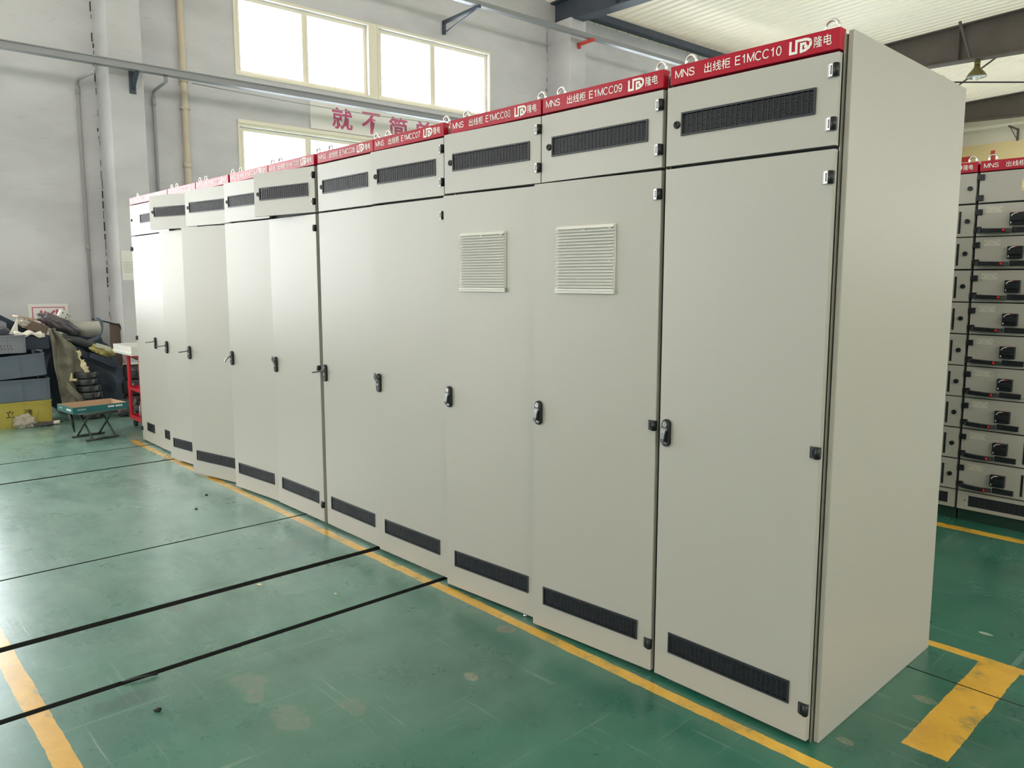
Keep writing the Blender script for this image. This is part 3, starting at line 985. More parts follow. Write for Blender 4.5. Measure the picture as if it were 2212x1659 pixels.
LOGO = [[(0.06, 0.78), (0.06, 0.06), (0.32, 0.06), (0.32, 0.74), (0.70, 0.74), (0.82, 0.70), (0.90, 0.62), (0.93, 0.50), (0.92, 0.36), (0.85, 0.22), (0.72, 0.11), (0.53, 0.06), (0.53, 0.50), (0.74, 0.50)],
        [(0.66, 0.28), (0.74, 0.33), (0.76, 0.40)]]

def header(parent, w, num, x_off=0.0):
    bm = BM()
    box(bm, 0, w, -0.040, -0.002, 2.142, 2.203)
    h = mesh_obj('header_panel', bm, red_paint, parent, bevel=0.0022)
    h.location.x = x_off
    k = w if w < 0.7 else 0.609
    o = (w - k) if w > 0.7 else 0
    X = lambda t: o * 0 + t
    y = -0.0404
    e = (1, 0, 0); u = (0, 0, 1)
    bm = BM(); latin(bm, 'MNS', (0.021, y, 2.1600), e, u, 0.075, 0.0275); mesh_obj('lettering', bm, white_ink, h)
    bm = BM(); text_bm(bm, '出线柜', 1, (0.138, y, 2.1575), e, u, bold=0.004, width=0.098, height=0.032); mesh_obj('lettering', bm, white_ink, h)
    if num:
        bm = BM(); latin(bm, 'E1MCC' + num, (0.254, y, 2.1598), e, u, 0.158, 0.0280); mesh_obj('lettering', bm, white_ink, h)
    bm = BM(); text_bm(bm, '隆电', 1, (w - 0.0785, y, 2.1585), e, u, bold=0.004, width=0.054, height=0.0315); mesh_obj('lettering', bm, white_ink, h)
    bm = BM()
    strokes(bm, [[(a * 0.074, b_ * 0.048) for a, b_ in ln] for ln in LOGO], 0.0078, (w - 0.158, y, 2.1540), e, u)
    mesh_obj('logo', bm, white_ink, h)
    return h

def body(parent, w, D=0.955, left_panel=True):
    bm = BM()
    # posts, rails (galvanised profile), roof, back, floor
    box(bm, w, w + 0.0022, -0.012, 0.03, 0.0, 2.19)
    box(bm, 0.0, 0.002, -0.012, 0.0, 0.0, 2.19)
    for x0, x1 in ((0.0, 0.03), (w - 0.03, w)):
        box(bm, x0, x1, D - 0.03, D, 0.0, 2.185)
    for z0, z1 in ((0.0, 0.012),):
        box(bm, 0.03, w - 0.03, -0.010, 0.02, z0, z1)
    box(bm, 0.0, w, 0.0, D, 2.185, 2.19)
    mesh_obj('frame', bm, galv, parent)
    bm = BM()
    for x0, x1 in ((0.002, 0.03), (w - 0.03, w - 0.0005)):
        box(bm, x0, x1, -0.004, 0.03, 0.0, 2.184)
    for z0, z1 in ((0.012, 0.05), (1.845, 1.885), (2.125, 2.184)):
        box(bm, 0.03, w - 0.03, -0.006, 0.02, z0, z1)
    box(bm, 0.03, w - 0.03, D - 0.012, D - 0.002, 0.03, 2.185)
    box(bm, 0.0, 0.002, 0.03, D - 0.03, 0.0, 2.185)
    box(bm, w - 0.002, w, 0.03, D - 0.03, 0.0, 2.185)
    box(bm, 0.03, w - 0.03, 0.02, D - 0.03, 0.02, 0.025)
    box(bm, 0.03, w - 0.03, 0.03, 0.035, 0.05, 2.12)
    mesh_obj('enclosure', bm, inner_dark, parent)

# num, right edge, width, upper angle, lower angle, handle state
CAB = [
 ('10', -0.001, 0.611, 0.0, 0.0, 'closed'),
 ('09', -0.628, 0.608, 0.0, 3.9, 'closed'),
 ('08', -1.239, 0.605, 3.1, 3.9, 'closed'),
 ('07', -1.888, 0.606, 1.75, 1.2, 'up'),
 ('06', -2.494, 0.600, 0.0, 0.0, 'out'),
 ('05', -3.130, 0.603, 9.6, 0.6, 'up'),
 ('04', -3.733, 0.602, 4.3, 4.6, 'half'),
 ('03', -4.356, 0.606, 8.1, 11.7, 'out'),
 ('02', -4.966, 0.604, 14.2, 7.7, 'out'),
 ('01', -5.574, 0.980, 0.0, 0.6, 'out'),
]
HDR_L = {'10': -0.599, '09': -1.229}
LAB = {
 '10': 'light grey switchgear cabinet E1MCC10 nearest the camera with its bare side panel showing',
 '09': 'light grey cabinet E1MCC09 with the larger looking louvred filter, second from the right end',
 '08': 'light grey cabinet E1MCC08 with louvred filter, third from the right end of the row',
 '07': 'light grey cabinet E1MCC07 with plain slightly ajar doors left of the filter cabinets',
 '06': 'light grey cabinet E1MCC06 with closed doors and lever handle swung out',
 '05': 'light grey cabinet E1MCC05 whose upper door swings well out in the middle of the row',
 '04': 'light grey cabinet E1MCC04 with both doors slightly ajar, left of the swung out upper door',
 '03': 'light grey cabinet E1MCC03 with its lower door swung farthest over the yellow floor line',
 '02': 'light grey cabinet E1MCC02 with a swung out upper door covering the end cabinet',
 '01': 'wide double doored cabinet at the far left end of the row beside the red trolley',
}
UZ0, UZ1, LZ0, LZ1 = 1.873, 2.134, 0.015, 1.862
for num, xr, w, ua, la, hs in CAB:
    c = thing('switchgear_cabinet', LAB[num], 'cabinet', (xr - w, 0, 0), group='front row of grey cabinets')
    body(c, w)
    hx = (HDR_L[num] - (xr - w)) if num in HDR_L else 0.007
    header(c, w - hx, num, hx)
    for x, y in ((0.055, 0.02), (w - 0.055, 0.02), (0.055, 0.90), (w - 0.055, 0.90)):
        inst(eye0, c, (x, y, 2.19), name='lifting_eye')
    # upper door
    uh = UZ1 - UZ0
    gx = -w / 2 - GW / 2 - 0.0
    if num == '01':
        gx = -0.70
    holes = [(gx + 0.004, gx + GW - 0.004, 0.099, 0.099 + GH - 0.008)]
    d = mesh_obj('upper_door', door_bm(w, uh, holes), door_paint, c, loc=(w, -0.040, UZ0), rot=(0, 0, R(ua)))
    inst(grille0, d, (gx, 0, 0.095), name='vent_grille')
    inst(lock0, d, (-w + 0.046, 0, 0.134), name='door_lock')
    if num in ('10', '09', '08', '07', '05'):     # the others sit hidden behind the neighbour's door
        for z in (0.060, 0.211):
            inst(hinge_l, d, (0, 0, z), name='hinge')
    # lower door(s)
    lh = LZ1 - LZ0
    leaves = [(w, w, la)] if num != '01' else [(w, 0.488, la), (0.0, 0.488, 0.0)]
    for li, (px, lw, ang) in enumerate(leaves):
        if num != '01':
            g = (-lw / 2 - GW / 2, GW, grille0)
        else:
            g = (-0.343, 0.19, grille1) if li == 0 else (-0.327, 0.19, grille1)
        holes = [(g[0] + 0.004, g[0] + g[1] - 0.004, 0.107, 0.107 + GH - 0.008)]
        if li == 1:
            d = mesh_obj('lower_door', door_bm(lw, lh, holes), door_paint, c, loc=(lw, -0.040, LZ0))
        else:
            d = mesh_obj('lower_door', door_bm(lw, lh, holes), door_paint, c, loc=(px, -0.040, LZ0), rot=(0, 0, R(ang)))
        inst(g[2], d, (g[0], 0, 0.103), name='vent_grille')
        if li == 0:
            inst(handles[hs], d, (-lw + 0.035, 0, 0.922), name='door_handle')
            for z, hh in {'10': ((1.766, hinge_l), (0.941, hinge_d), (0.106, hinge_d)), '09': ((1.766, hinge_l), (0.941, hinge_d), (0.106, hinge_d)), '07': ((1.766, hinge_l),), '05': ((1.766, hinge_d), (0.941, hinge_d), (0.106, hinge_d))}.get(num, ()):
                inst(hh, d, (0, 0, z), name='hinge')
        else:
            for z in (1.74, 0.941, 0.106):
                o = inst(hinge_d, d, (-lw, 0, z), name='hinge'); o.scale = (-1, 1, 1)
        if num in ('09', '08'):
            inst(louver0, d, (-0.481 if num == '09' else -0.484, 0, 1.415), name='louvre_filter')
    if num == '10':
        bm = BM()
        box(bm, w + 0.006, w + 0.0235, 0.0, 0.958, 0.0, 2.200)
        sp = mesh_obj('side_panel', bm, door_paint, c, bevel=0.003)
        sp['label'] = 'plain end panel'
        bm = BM()
        box(bm, w + 0.001, w + 0.0055, 0.004, 0.95, 0.0, 2.19)
        mesh_obj('gasket', bm, black_pl, c)
    if num == '01':
        bm = BM()
        box(bm, -0.018, 0.0, 0.0, 0.958, 0.0, 2.200)
        mesh_obj('side_panel', bm, door_paint, c, bevel=0.003)
for o in (grille0, grille1, hinge_l, hinge_d, lock0, louver0, *handles.values()):
    bpy.data.objects.remove(o)

# ------------------------------------------------------------------ drawer cabinets of the second row
def drawer_parts():
    P = {}
    bm = BM(); box(bm, 0, 0.425, 0, 0.02, 0, 0.188); P['drawer'] = mesh_obj('drawer', bm, door_paint, bevel=0.0015)
    bm = BM(); box(bm, 0, 0.032, -0.012, 0, 0, 0.034); box(bm, -0.006, 0.004, -0.010, 0.0, 0.002, 0.032); P['hinge'] = mesh_obj('hinge', bm, black_pl, bevel=0.002)
    bm = BM()
    box(bm, 0, 0.087, -0.0015, 0, 0, 0.039, 0)
    for x in (0.006, 0.078): box(bm, x, x + 0.004, -0.002, -0.0015, 0.018, 0.022, 1)
    for (a, b_, z) in ((0.012, 0.030, 0.032), (0.045, 0.075, 0.032), (0.030, 0.055, 0.019), (0.030, 0.056, 0.008)): box(bm, a, b_, -0.0018, -0.0015, z, z + 0.0025, 2)
    P['plate'] = mesh_obj('label_plate', bm, [label_pl, black_pl, pipe_grey])
    bm = BM()
    box(bm, 0, 0.079, -0.030, 0, 0, 0.072, 0)
    box(bm, 0.006, 0.073, -0.044, -0.030, 0.022, 0.050, 0)
    pts = [(0.008 + 0.0, 0.048), (0.014, 0.058), (0.024, 0.0655), (0.040, 0.0685)]
    strokes(bm, [pts], 0.004, (0, -0.0301, 0), (1, 0, 0), (0, 0, 1), mi=1)
    strokes(bm, [[(0.040, 0.0685), (0.052, 0.0675)]], 0.003, (0, -0.0301, 0), (1, 0, 0), (0, 0, 1), mi=2)
    strokes(bm, [[(0.006, 0.014), (0.012, 0.017)], [(0.006, 0.010), (0.012, 0.012)]], 0.005, (0, -0.0301, 0), (1, 0, 0), (0, 0, 1), mi=1)
    P['switch'] = mesh_obj('rotary_switch', bm, [black_pl, white_ink, red_btn], bevel=0.002)
    bm = BM()
    pts = [(0.0, -0.006, 0.014), (0.02, -0.022, 0.014), (0.08, -0.030, 0.012), (0.14, -0.026, 0.010), (0.168, -0.012, 0.010)]
    for i in range(len(pts) - 1):
        rod_between(bm, pts[i], pts[i + 1], 0.024, 0.024, 0)
    box(bm, 0.132, 0.144, -0.0425, -0.036, 0.004, 0.018, 1)
    P['pull'] = mesh_obj('pull_handle', bm, [black_pl, red_btn], bevel=0.002)
    bm = BM()
    pill_pts = BM()
    box(bm, 0, 0.112, -0.016, 0, 0, 0.030, 0)
    box(bm, 0.006, 0.026, -0.0175, -0.016, 0.006, 0.024, 1)
    for j in range(3): box(bm, 0.036, 0.100, -0.0168, -0.016, 0.007 + j * 0.007, 0.009 + j * 0.007, 1)
    P['latch'] = mesh_obj('drawer_latch', bm, [black_pl, black_gr], bevel=0.004)
    bm = BM(); tube(bm, [(0, 0, 0), (0, -0.012, 0)], 0.0135, 18); P['knob'] = mesh_obj('knob', bm, black_pl)
    bm = BM(); box(bm, 0, 0.013, -0.003, 0, 0, 0.132); P['slot'] = mesh_obj('slot_strip', bm, black_pl, bevel=0.003)
    return P
plinth_m = mat('dark green painted plinth', (0.012, 0.048, 0.036), 0.5)
DP = drawer_parts()
SEP = [1.955, 1.758, 1.564, 1.366, 1.171, 0.976, 0.782, 0.588, 0.392, 0.196]
def drawer_cabinet(x0, w, dx, num, label):
    c = thing('drawer_cabinet', label, 'cabinet', (x0, 2.92, 0), group='second row of drawer cabinets')
    bm = BM()
    box(bm, 0.0, w, -0.012, 0.95, 0.082, 2.19)
    mesh_obj('enclosure', bm, inner_dark, c)
    bm = BM(); box(bm, 0.002, w - 0.002, 0.004, 0.95, 0.0, 0.082); mesh_obj('plinth', bm, plinth_m, c)
    header(c, w - 0.008, num, 0.004)
    for x, y in ((0.045, 0.05), (w - 0.06, 0.05)):
        inst(eye0, c, (x, y, 2.19), name='lifting_eye')
    # top door
    bm = BM(); box(bm, 0, 0.425, 0, 0.02, 0, 2.137 - 1.960)
    td = mesh_obj('top_door', bm, door_paint, c, loc=(dx, -0.034, 1.960), bevel=0.0015)
    for z in (0.010, 0.131): inst(DP['hinge'], td, (-0.004, 0, z), name='hinge')
    inst(DP['knob'], td, (0.392, 0, 0.088), name='knob')
    bm = BM(); box(bm, 0.225, 0.33, -0.002, 0, 0.055, 0.122, 0)
    for zz in (0.062, 0.114): box(bm, 0.229, 0.233, -0.003, -0.002, zz, zz + 0.004, 1)
    for j in range(4): box(bm, 0.240, 0.31, -0.0024, -0.002, 0.065 + j * 0.012, 0.069 + j * 0.012, 2)
    mesh_obj('rating_plate', bm, [banner_y, black_pl, pipe_grey], td)
    for i in range(9):
        z = SEP[i + 1] + 0.004
        d = inst(DP['drawer'], c, (dx, -0.034, z), name='drawer')
        for dz in (0.125, 0.022): inst(DP['hinge'], d, (-0.004, 0, dz), name='hinge')
        inst(DP['plate'], d, (0.047, 0, 0.134), name='label_plate')
        inst(DP['switch'], d, (0.180, 0, 0.058), name='rotary_switch')
        inst(DP['pull'], d, (0.018, 0, 0.018), name='pull_handle')
        inst(DP['latch'], d, (0.194, 0, 0.016), name='drawer_latch')
        inst(DP['slot'], d, (0.339, 0, 0.020), name='slot_strip')
        inst(DP['latch'], d, (0.276, -0.001, 0.012), name='drawer_latch') if False else None
        inst(DP['knob'], d, (0.389, 0, 0.092), name='knob')
    bm = BM(); plate(bm, (0, 0.425), (0, 0.112), [(0.062, 0.385, 0.022, 0.090)], 0, 0.02, 'xz')
    bp_ = mesh_obj('bottom_panel', bm, door_paint, c, loc=(dx, -0.034, 0.080))
    bm = BM(); box(bm, 0.062, 0.385, 0.004, 0.01, 0.022, 0.090)
    for j in range(12): box(bm, 0.066 + j * 0.0265, 0.068 + j * 0.0265, 0.001, 0.004, 0.024, 0.088)
    mesh_obj('vent_grille', bm, black_gr, bp_)
    bm = BM(); tube(bm, [(0.045, 0, 0.057), (0.045, -0.003, 0.057)], 0.005, 10); mesh_obj('screw', bm, chrome, bp_)
    # side strip
    sx0 = dx + 0.431 if dx < 0.1 else 0.004
    bm = BM(); box(bm, 0, w - 0.431 - 0.012, 0, 0.02, 0, 2.05)
    mesh_obj('cable_door', bm, door_paint, c, loc=(sx0, -0.034, 0.085), bevel=0.0015)
    return c
drawer_cabinet(-0.500, 0.605, 0.006, '', 'grey drawer cabinet cut off by the right edge of the picture, behind the front row')
drawer_cabinet(-1.110, 0.605, 0.175, '', 'grey drawer cabinet half hidden behind the nearest end panel')
for o in DP.values():
    bpy.data.objects.remove(o)
bpy.data.objects.remove(eye0)

# ------------------------------------------------------------------ junk corner by the window wall
def crate(name, m, x0, x1, y0, y1, z0, h, label, tilt=0.0, ribs=5, group=None):
    t = thing(name, label, 'crate', ((x0 + x1) / 2, y1, z0), (tilt, 0, 0), group)
    hx, L = (x1 - x0) / 2, y1 - y0
    bm = BM()
    th = 0.006
    box(bm, hx - th, hx, -L, 0, 0, h); box(bm, -hx, -hx + th, -L, 0, 0, h)
    box(bm, -hx + th, hx - th, -th, 0, 0, h); box(bm, -hx + th, hx - th, -L, -L + th, 0, h)
    box(bm, -hx + th, hx - th, -L + th, -th, 0, th)
    box(bm, hx, hx + 0.012, -L - 0.006, 0.006, h - 0.012, h)
    box(bm, hx, hx + 0.006, -L, 0, h - 0.05, h - 0.044)
    box(bm, -hx - 0.008, hx, 0, 0.010, h - 0.012, h)
    box(bm, -hx, hx, 0, 0.006, h - 0.05, h - 0.044)
    for i in range(ribs + 1):
        y = -0.012 - (L - 0.03) * i / ribs
        box(bm, hx, hx + 0.008, y - 0.006, y, 0.005, h - 0.012)
    for i in range(4):
        x = -hx + 0.02 + (2 * hx - 0.04) * i / 3
        box(bm, x - 0.003, x + 0.003, 0, 0.007, 0.005, h - 0.012)
    mesh_obj('crate_shell', bm, m, t)
    return t
G = 'crates stacked in the corner'
cy1 = crate('storage_crate', crate_y, -8.63, -8.078, -1.14, -0.45, 0.0, 0.256, 'yellow plastic crate with two black characters, bottom of the corner stack', ribs=6, group=G)
for ch, y in (('立', -0.84 + 0.45), ('津', -0.685 + 0.45)):
    bm = BM(); text_bm(bm, ch, 1, (0.2768, y, 0.105), (0, 1, 0), (0, 0, 1), bold=0.01, width=0.070, height=0.072)
    mesh_obj('character', bm, ink, cy1)
crate('storage_crate', crate_b, -8.63, -8.078, -1.12, -0.452, 0.259, 0.220, 'blue grey plastic crate standing directly on the yellow crate', ribs=3, group=G)
crate('storage_crate', crate_b, -8.63, -8.09, -1.08, -0.468, 0.515, 0.225, 'blue grey open crate tilted on top of another blue grey crate', tilt=R(4.0), ribs=3, group=G)
g3 = crate('storage_crate', crate_l, -8.62, -8.12, -1.16, -0.625, 0.745, 0.180, 'pale grey crate under the white rag, topmost of the stack', ribs=4, group=G)
bm = BM()
for r_ in range(2):
    for j in range(7):
        a = -0.30 + j * 0.028 + r_ * 0.006
        strokes(bm, [[(a, 0.075 - r_ * 0.03), (a + 0.018, 0.079 - r_ * 0.03)], [(a + 0.009, 0.064 - r_ * 0.03), (a + 0.009, 0.084 - r_ * 0.03)]], 0.003, (0.2505, 0, 0), (0, 1, 0), (0, 0, 1))
mesh_obj('printing', bm, ink, g3)

def blob(name, m, c, s, label, cat, amp=0.15, freq=3.0, seed=0, rot=(0, 0, 0), sub=4, flat=None, group=None, parent=None):
    bm = BM()
    bmesh.ops.create_icosphere(bm, subdivisions=sub, radius=1.0)
    off = Vector((seed * 7.1, seed * 3.3, seed * 1.7))
    for v in bm.verts:
        n = noise.fractal(v.co * freq * 0.5 + off, 0.6, 2.0, 4)
        v.co *= 1 + amp * n
        v.co = Vector((v.co.x * s[0], v.co.y * s[1], v.co.z * s[2]))
        if flat is not None and v.co.z < -flat:
            v.co.z = -flat
    o = mesh_obj(name, bm, m, parent, smooth=True, loc=c, rot=rot)
    if not parent:
        tag(o, label, cat, group)
    return o

def sheet(name, m, fn, nu, nv, label=None, cat=None, thick=0.004, parent=None):
    bm = BM()
    g = [[bm.verts.new(fn(i / nu, j / nv)) for j in range(nv + 1)] for i in range(nu + 1)]
    for i in range(nu):
        for j in range(nv):
            f = bm.faces.new((g[i][j], g[i + 1][j], g[i + 1][j + 1], g[i][j + 1])); f.smooth = True
    o = mesh_obj(name, bm, m, parent)
    s_ = o.modifiers.new('t', 'SOLIDIFY'); s_.thickness = thick
    if label: tag(o, label, cat)
    return o

def lerp(a, b_, t): return a + (b_ - a) * t

# white rag on top crate
def rag(u, v):
    y = lerp(-0.70, -0.44, u); x = lerp(-8.42, -8.10, v)
    z = 0.935 - 0.012 * math.sin(v * 9 + u * 3) + 0.012 * math.sin(u * 14)
    if v > 0.75: z -= (v - 0.75) * (0.10 + 0.08 * u); x = lerp(-8.42, -8.11, 0.75) + (v - 0.75) * 0.05
    z -= max(0, u - 0.7) * 0.06
    return (x, y, z)
sheet('white_rag', cloth_w, rag, 26, 16, 'crumpled white rag lying over the topmost crate', 'rag')
bm = BM(); tube(bm, [(-8.3, -0.69, 0.92), (-8.3, -0.675, 0.97), (-8.3, -0.66, 1.03), (-8.3, -0.648, 1.085)], [0.04, 0.028, 0.014, 0.004], 8)
tag(mesh_obj('cloth_corner', bm, cloth_w), 'pointed white cloth corner sticking up at the left end of the rag', 'cloth')
# dark leaning slab
bm = BM()
m4 = Matrix.Translation((-8.75, -0.72, 1.02)) @ Matrix.Rotation(R(-32), 4, 'X')
box(bm, -0.12, 0.12, -0.36, 0.30, -0.07, 0.07, 0, m4)
tag(mesh_obj('foam_slab', bm, black_foam, bevel=0.01), 'dark navy foam slab slanting down behind the white rag', 'slab')
bm = BM()
box(bm, -8.60, -8.20, -0.618, -0.40, 0.765, 0.915)
tag(mesh_obj('storage_bin', bm, black_foam, bevel=0.015), 'dark navy bin right of the pale crate and left of the torn sacking', 'bin')
blob('net_bundle', crate_l, (-8.45, -0.90, 0.985), (0.14, 0.20, 0.085), 'grey bundle of netting at the left edge above the pale crate', 'bundle', 0.25, 4, 2)
blob('plastic_knot', clear_bag, (-8.42, -0.575, 1.035), (0.04, 0.05, 0.03), 'small knotted clear plastic bag under the dark slab', 'bag', 0.6, 5, 3)
# flat boards behind
bm = BM(); box(bm, -0.15, 0.15, -0.16, 0.16, -0.008, 0.008, 0, Matrix.Translation((-8.75, -0.43, 1.055)) @ Matrix.Rotation(R(-14), 4, 'X'))
tag(mesh_obj('flat_carton', bm, tan_card), 'flattened tan carton edge sticking out under the dark wrinkled bag', 'carton')
bm = BM(); box(bm, -0.12, 0.12, -0.09, 0.12, -0.05, 0.05, 0, Matrix.Translation((-8.6, -0.46, 0.985)) @ Matrix.Rotation(R(-24), 4, 'X'))
tag(mesh_obj('brown_box', bm, board_br, bevel=0.004), 'small brown box wedged between dark slab and wrinkled bag', 'box')
# hanging torn sacking
def sackf(u, v):
    z = lerp(0.975, 0.10, v)
    w0 = lerp(-0.385, -0.37, min(1, v * 2)) + 0.12 * max(0, v - 0.5)
    if v < 0.25: w1 = lerp(-0.33, -0.15, v / 0.25)
    elif v < 0.55: w1 = lerp(-0.15, -0.10, (v - 0.25) / 0.3)
    else: w1 = lerp(-0.10, 0.04, (v - 0.55) / 0.45)
    if v < 0.06: w1 = -0.32
    y = lerp(w0, w1, u) + 0.006 * math.sin(v * 40) * (u > 0.9)
    x = -8.27 + 0.03 * math.sin(u * 11 + v * 5) + 0.02 * math.sin(v * 13 + u * 4) + 0.10 * v
    return (x, y, z)
sk = sheet('torn_sacking', sack, sackf, 30, 50, 'torn olive grey sacking hanging over the junk pile down to the floor', 'sacking', 0.006)
def foamf(u, v):
    z = lerp(0.735, 0.475, v)
    y = lerp(-0.165, -0.105, v) + (0.018 + 0.040 * v + 0.010 * math.sin(v * 37)) * u + 0.006 * math.sin(v * 17)
    return (-8.185 + 0.012 * math.sin(v * 9 + u * 3), y, z - 0.012 * u * math.sin(v * 23))
sheet('foam_fringe', foam, foamf, 6, 40, 'bright torn yellow foam edge along the right side of the sacking', 'foam', 0.010)
bm = BM(); tube(bm, [(-8.18, -0.225, 0.505), (-8.17, -0.23, 0.46), (-8.17, -0.24, 0.42)], [0.006, 0.012, 0.016], 8)
tube(bm, [(-8.17, -0.235, 0.435), (-8.17, -0.19, 0.425), (-8.17, -0.14, 0.405)], [0.012, 0.016, 0.013], 8)
tag(mesh_obj('foam_roll', bm, foam), 'small bent pale foam roll beside the top of the black tyre stack', 'foam')
def fold2(u, v):
    t = u
    y = lerp(-0.30, 0.10, t); z = 0.33 * (1 - t) ** 1.8 + 0.125 - 0.05 * v * (1 - t) - 0.055 * v
    return (-8.13 + 0.02 * math.sin(t * 9), y, z - 0.02 * math.sin(t * 3))
sheet('sacking_fold', sack, fold2, 24, 4, 'brownish sacking fold curving under the black ring stack', 'sacking', 0.01)
# dark wrinkled bag
blob('wrinkled_bag', bag_m, (-8.55, -0.235, 1.010), (0.10, 0.215, 0.072), 'long dark wrinkled plastic bag lying on top of the pile in front of the sign', 'bag', 0.22, 4.5, 5, (R(-29), 0, 0))
# white canister
cn = thing('white_canister', 'off white plastic canister tilted on the very top of the pile', 'canister', (-8.6, -0.185, 1.065), (R(-28), 0, 0))
bm = BM(); lathe(bm, [(0, -0.05), (0.055, -0.05), (0.060, -0.04), (0.060, 0.075), (0.052, 0.085), (0.0, 0.085)], 24); mesh_obj('canister_body', bm, white_pl, cn)
bm = BM()
for a, z in ((-0.5, 0.05), (0.3, 0.05), (0.3, 0.015), (0.9, 0.05)):
    box(bm, 0.055, 0.0605, -0.006, 0.006, z - 0.006, z + 0.006, 0, Matrix.Rotation(a, 4, 'Z'))
mesh_obj('port', bm, ink, cn)
# moulded shell with blue rim
sh = thing('moulded_shell', 'grey moulded plastic shell with a blue grey rim on the right side of the pile', 'shell', (-8.62, 0.06, 0.93))
def shellf(u, v):
    a = lerp(-0.95, 0.62, u)
    y = lerp(-0.19, 0.115, u)
    z = lerp(-0.10, 0.095 + 0.035 * (u - 0.5), v) - 0.02 * u
    x = 0.10 * math.sin(v * 2.6) * (0.5 + u) - 0.08
    if u < 0.5: z = lerp(lerp(-0.06, -0.10, u * 2), lerp(0.12, 0.075, u * 2), v)
    return (x, y, z)
sheet('shell', grey_shell, shellf, 20, 14, parent=sh, thick=0.008)
bm = BM()
pr = [(-0.02, -0.02, -0.135), (-0.01, 0.055, -0.125), (0.0, 0.105, -0.075), (0.0, 0.13, 0.0), (0.0, 0.135, 0.06), (-0.03, 0.125, 0.10), (-0.06, 0.09, 0.115)]
tube(bm, pr, 0.027, 14)
mesh_obj('rim', bm, blue_rim, sh).modifiers.new('s', 'SUBSURF')
# black foam rolls
bm = BM(); tube(bm, [(-8.36, -0.285, 0.868), (-8.36, -0.14, 0.83), (-8.36, 0.03, 0.765), (-8.38, 0.18, 0.68)], 0.046, 16)
brl = tag(mesh_obj('black_roll', bm, black_film), 'thick black wrapped roll slanting under the wrinkled bag', 'roll')
bm = BM(); tube(bm, [(-8.30, -0.270, 0.885), (-8.30, -0.262, 0.872), (-8.30, -0.250, 0.85), (-8.30, -0.268, 0.80)], 0.004, 8)
mesh_obj('cord', bm, white_pl, brl)['label'] = 'short white cord round the end'
bm = BM(); box(bm, -0.05, 0.05, -0.24, 0.24, -0.035, 0.035, 0, Matrix.Translation((-8.36, 0.03, 0.62)) @ Matrix.Rotation(R(-33), 4, 'X'))
tag(mesh_obj('foam_plank', bm, black_foam, bevel=0.006), 'long black foam plank slanting down to the right below the black roll', 'plank')
bm = BM(); box(bm, -0.05, 0.05, -0.16, 0.13, -0.03, 0.03, 0, Matrix.Translation((-8.30, 0.12, 0.60)) @ Matrix.Rotation(R(-28), 4, 'X'))
tag(mesh_obj('foam_plank', bm, black_foam, bevel=0.006), 'short black foam plank just under the yellow wrapped bundle', 'plank')
blob('yellow_bundle', yel_wrap, (-8.33, 0.115, 0.715), (0.07, 0.115, 0.055), 'yellow film wrapped bundle with a white label on the pile', 'bundle', 0.35, 4, 8, (R(-24), 0, 0))
blob('yellow_float', yel_wrap, (-8.28, 0.215, 0.705), (0.035, 0.042, 0.028), 'small round yellow ball at the right end of the yellow bundle', 'ball', 0.08, 2, 1)
bm = BM(); box(bm, -0.004, 0.004, -0.075, 0.075, -0.022, 0.022, 0, Matrix.Translation((-8.255, 0.110, 0.755)) @ Matrix.Rotation(R(-22), 4, 'X'))
tag(mesh_obj('white_label_plate', bm, white_pl), 'white rectangular plate lying on the yellow bundle', 'plate')
bm = BM()
m4 = Matrix.Translation((-9.22, 0.37, 0.38)) @ Matrix.Rotation(R(8), 4, 'Y') @ Matrix.Rotation(R(4), 4, 'X')
box(bm, -0.012, 0.012, 0.05, 0.17, 0.0, 0.60, 0, Matrix.Translation((-8.95, 0.30, 0.38)) @ Matrix.Rotation(R(-6), 4, 'Y') @ Matrix.Rotation(R(-3), 4, 'X'))
tag(mesh_obj('brown_board', bm, board_br), 'upright brown fibreboard leaning beside the pilaster', 'board')
def multi_blob(name, m, parts, label, cat, voxel=0.02):
    bm = BM()
    for i, (c, sc, seed) in enumerate(parts):
        r_ = bmesh.ops.create_icosphere(bm, subdivisions=4, radius=1.0)
        off = Vector((seed * 7.1, seed * 3.3, seed * 1.7))
        for v in r_['verts']:
            n = noise.fractal(v.co * 1.7 + off, 0.6, 2.0, 4)
            v.co *= 1 + 0.14 * n
            v.co = Vector((v.co.x * sc[0] + c[0], v.co.y * sc[1] + c[1], max(0.004, v.co.z * sc[2] + c[2])))
    o = mesh_obj(name, bm, m, smooth=True)
    rm = o.modifiers.new('remesh', 'REMESH'); rm.mode = 'VOXEL'; rm.voxel_size = voxel; rm.use_smooth_shade = True
    return tag(o, label, cat)
multi_blob('tarpaulin_heap', black_foam, [((-8.80, 0.06, 0.26), (0.28, 0.40, 0.36), 11), ((-8.80, 0.22, 0.47), (0.20, 0.16, 0.28), 12),
           ((-8.72, -0.26, 0.50), (0.18, 0.17, 0.40), 14), ((-8.78, -0.04, 0.78), (0.16, 0.28, 0.12), 15)],
           'large heap of dark navy tarpaulin filling the middle of the junk pile', 'tarpaulin')
blob('brown_scrap', bag_m, (-8.10, 0.26, 0.09), (0.10, 0.11, 0.10), 'brown plastic scrap heap behind the teal tray', 'scrap', 0.35, 4, 16, flat=0.088)
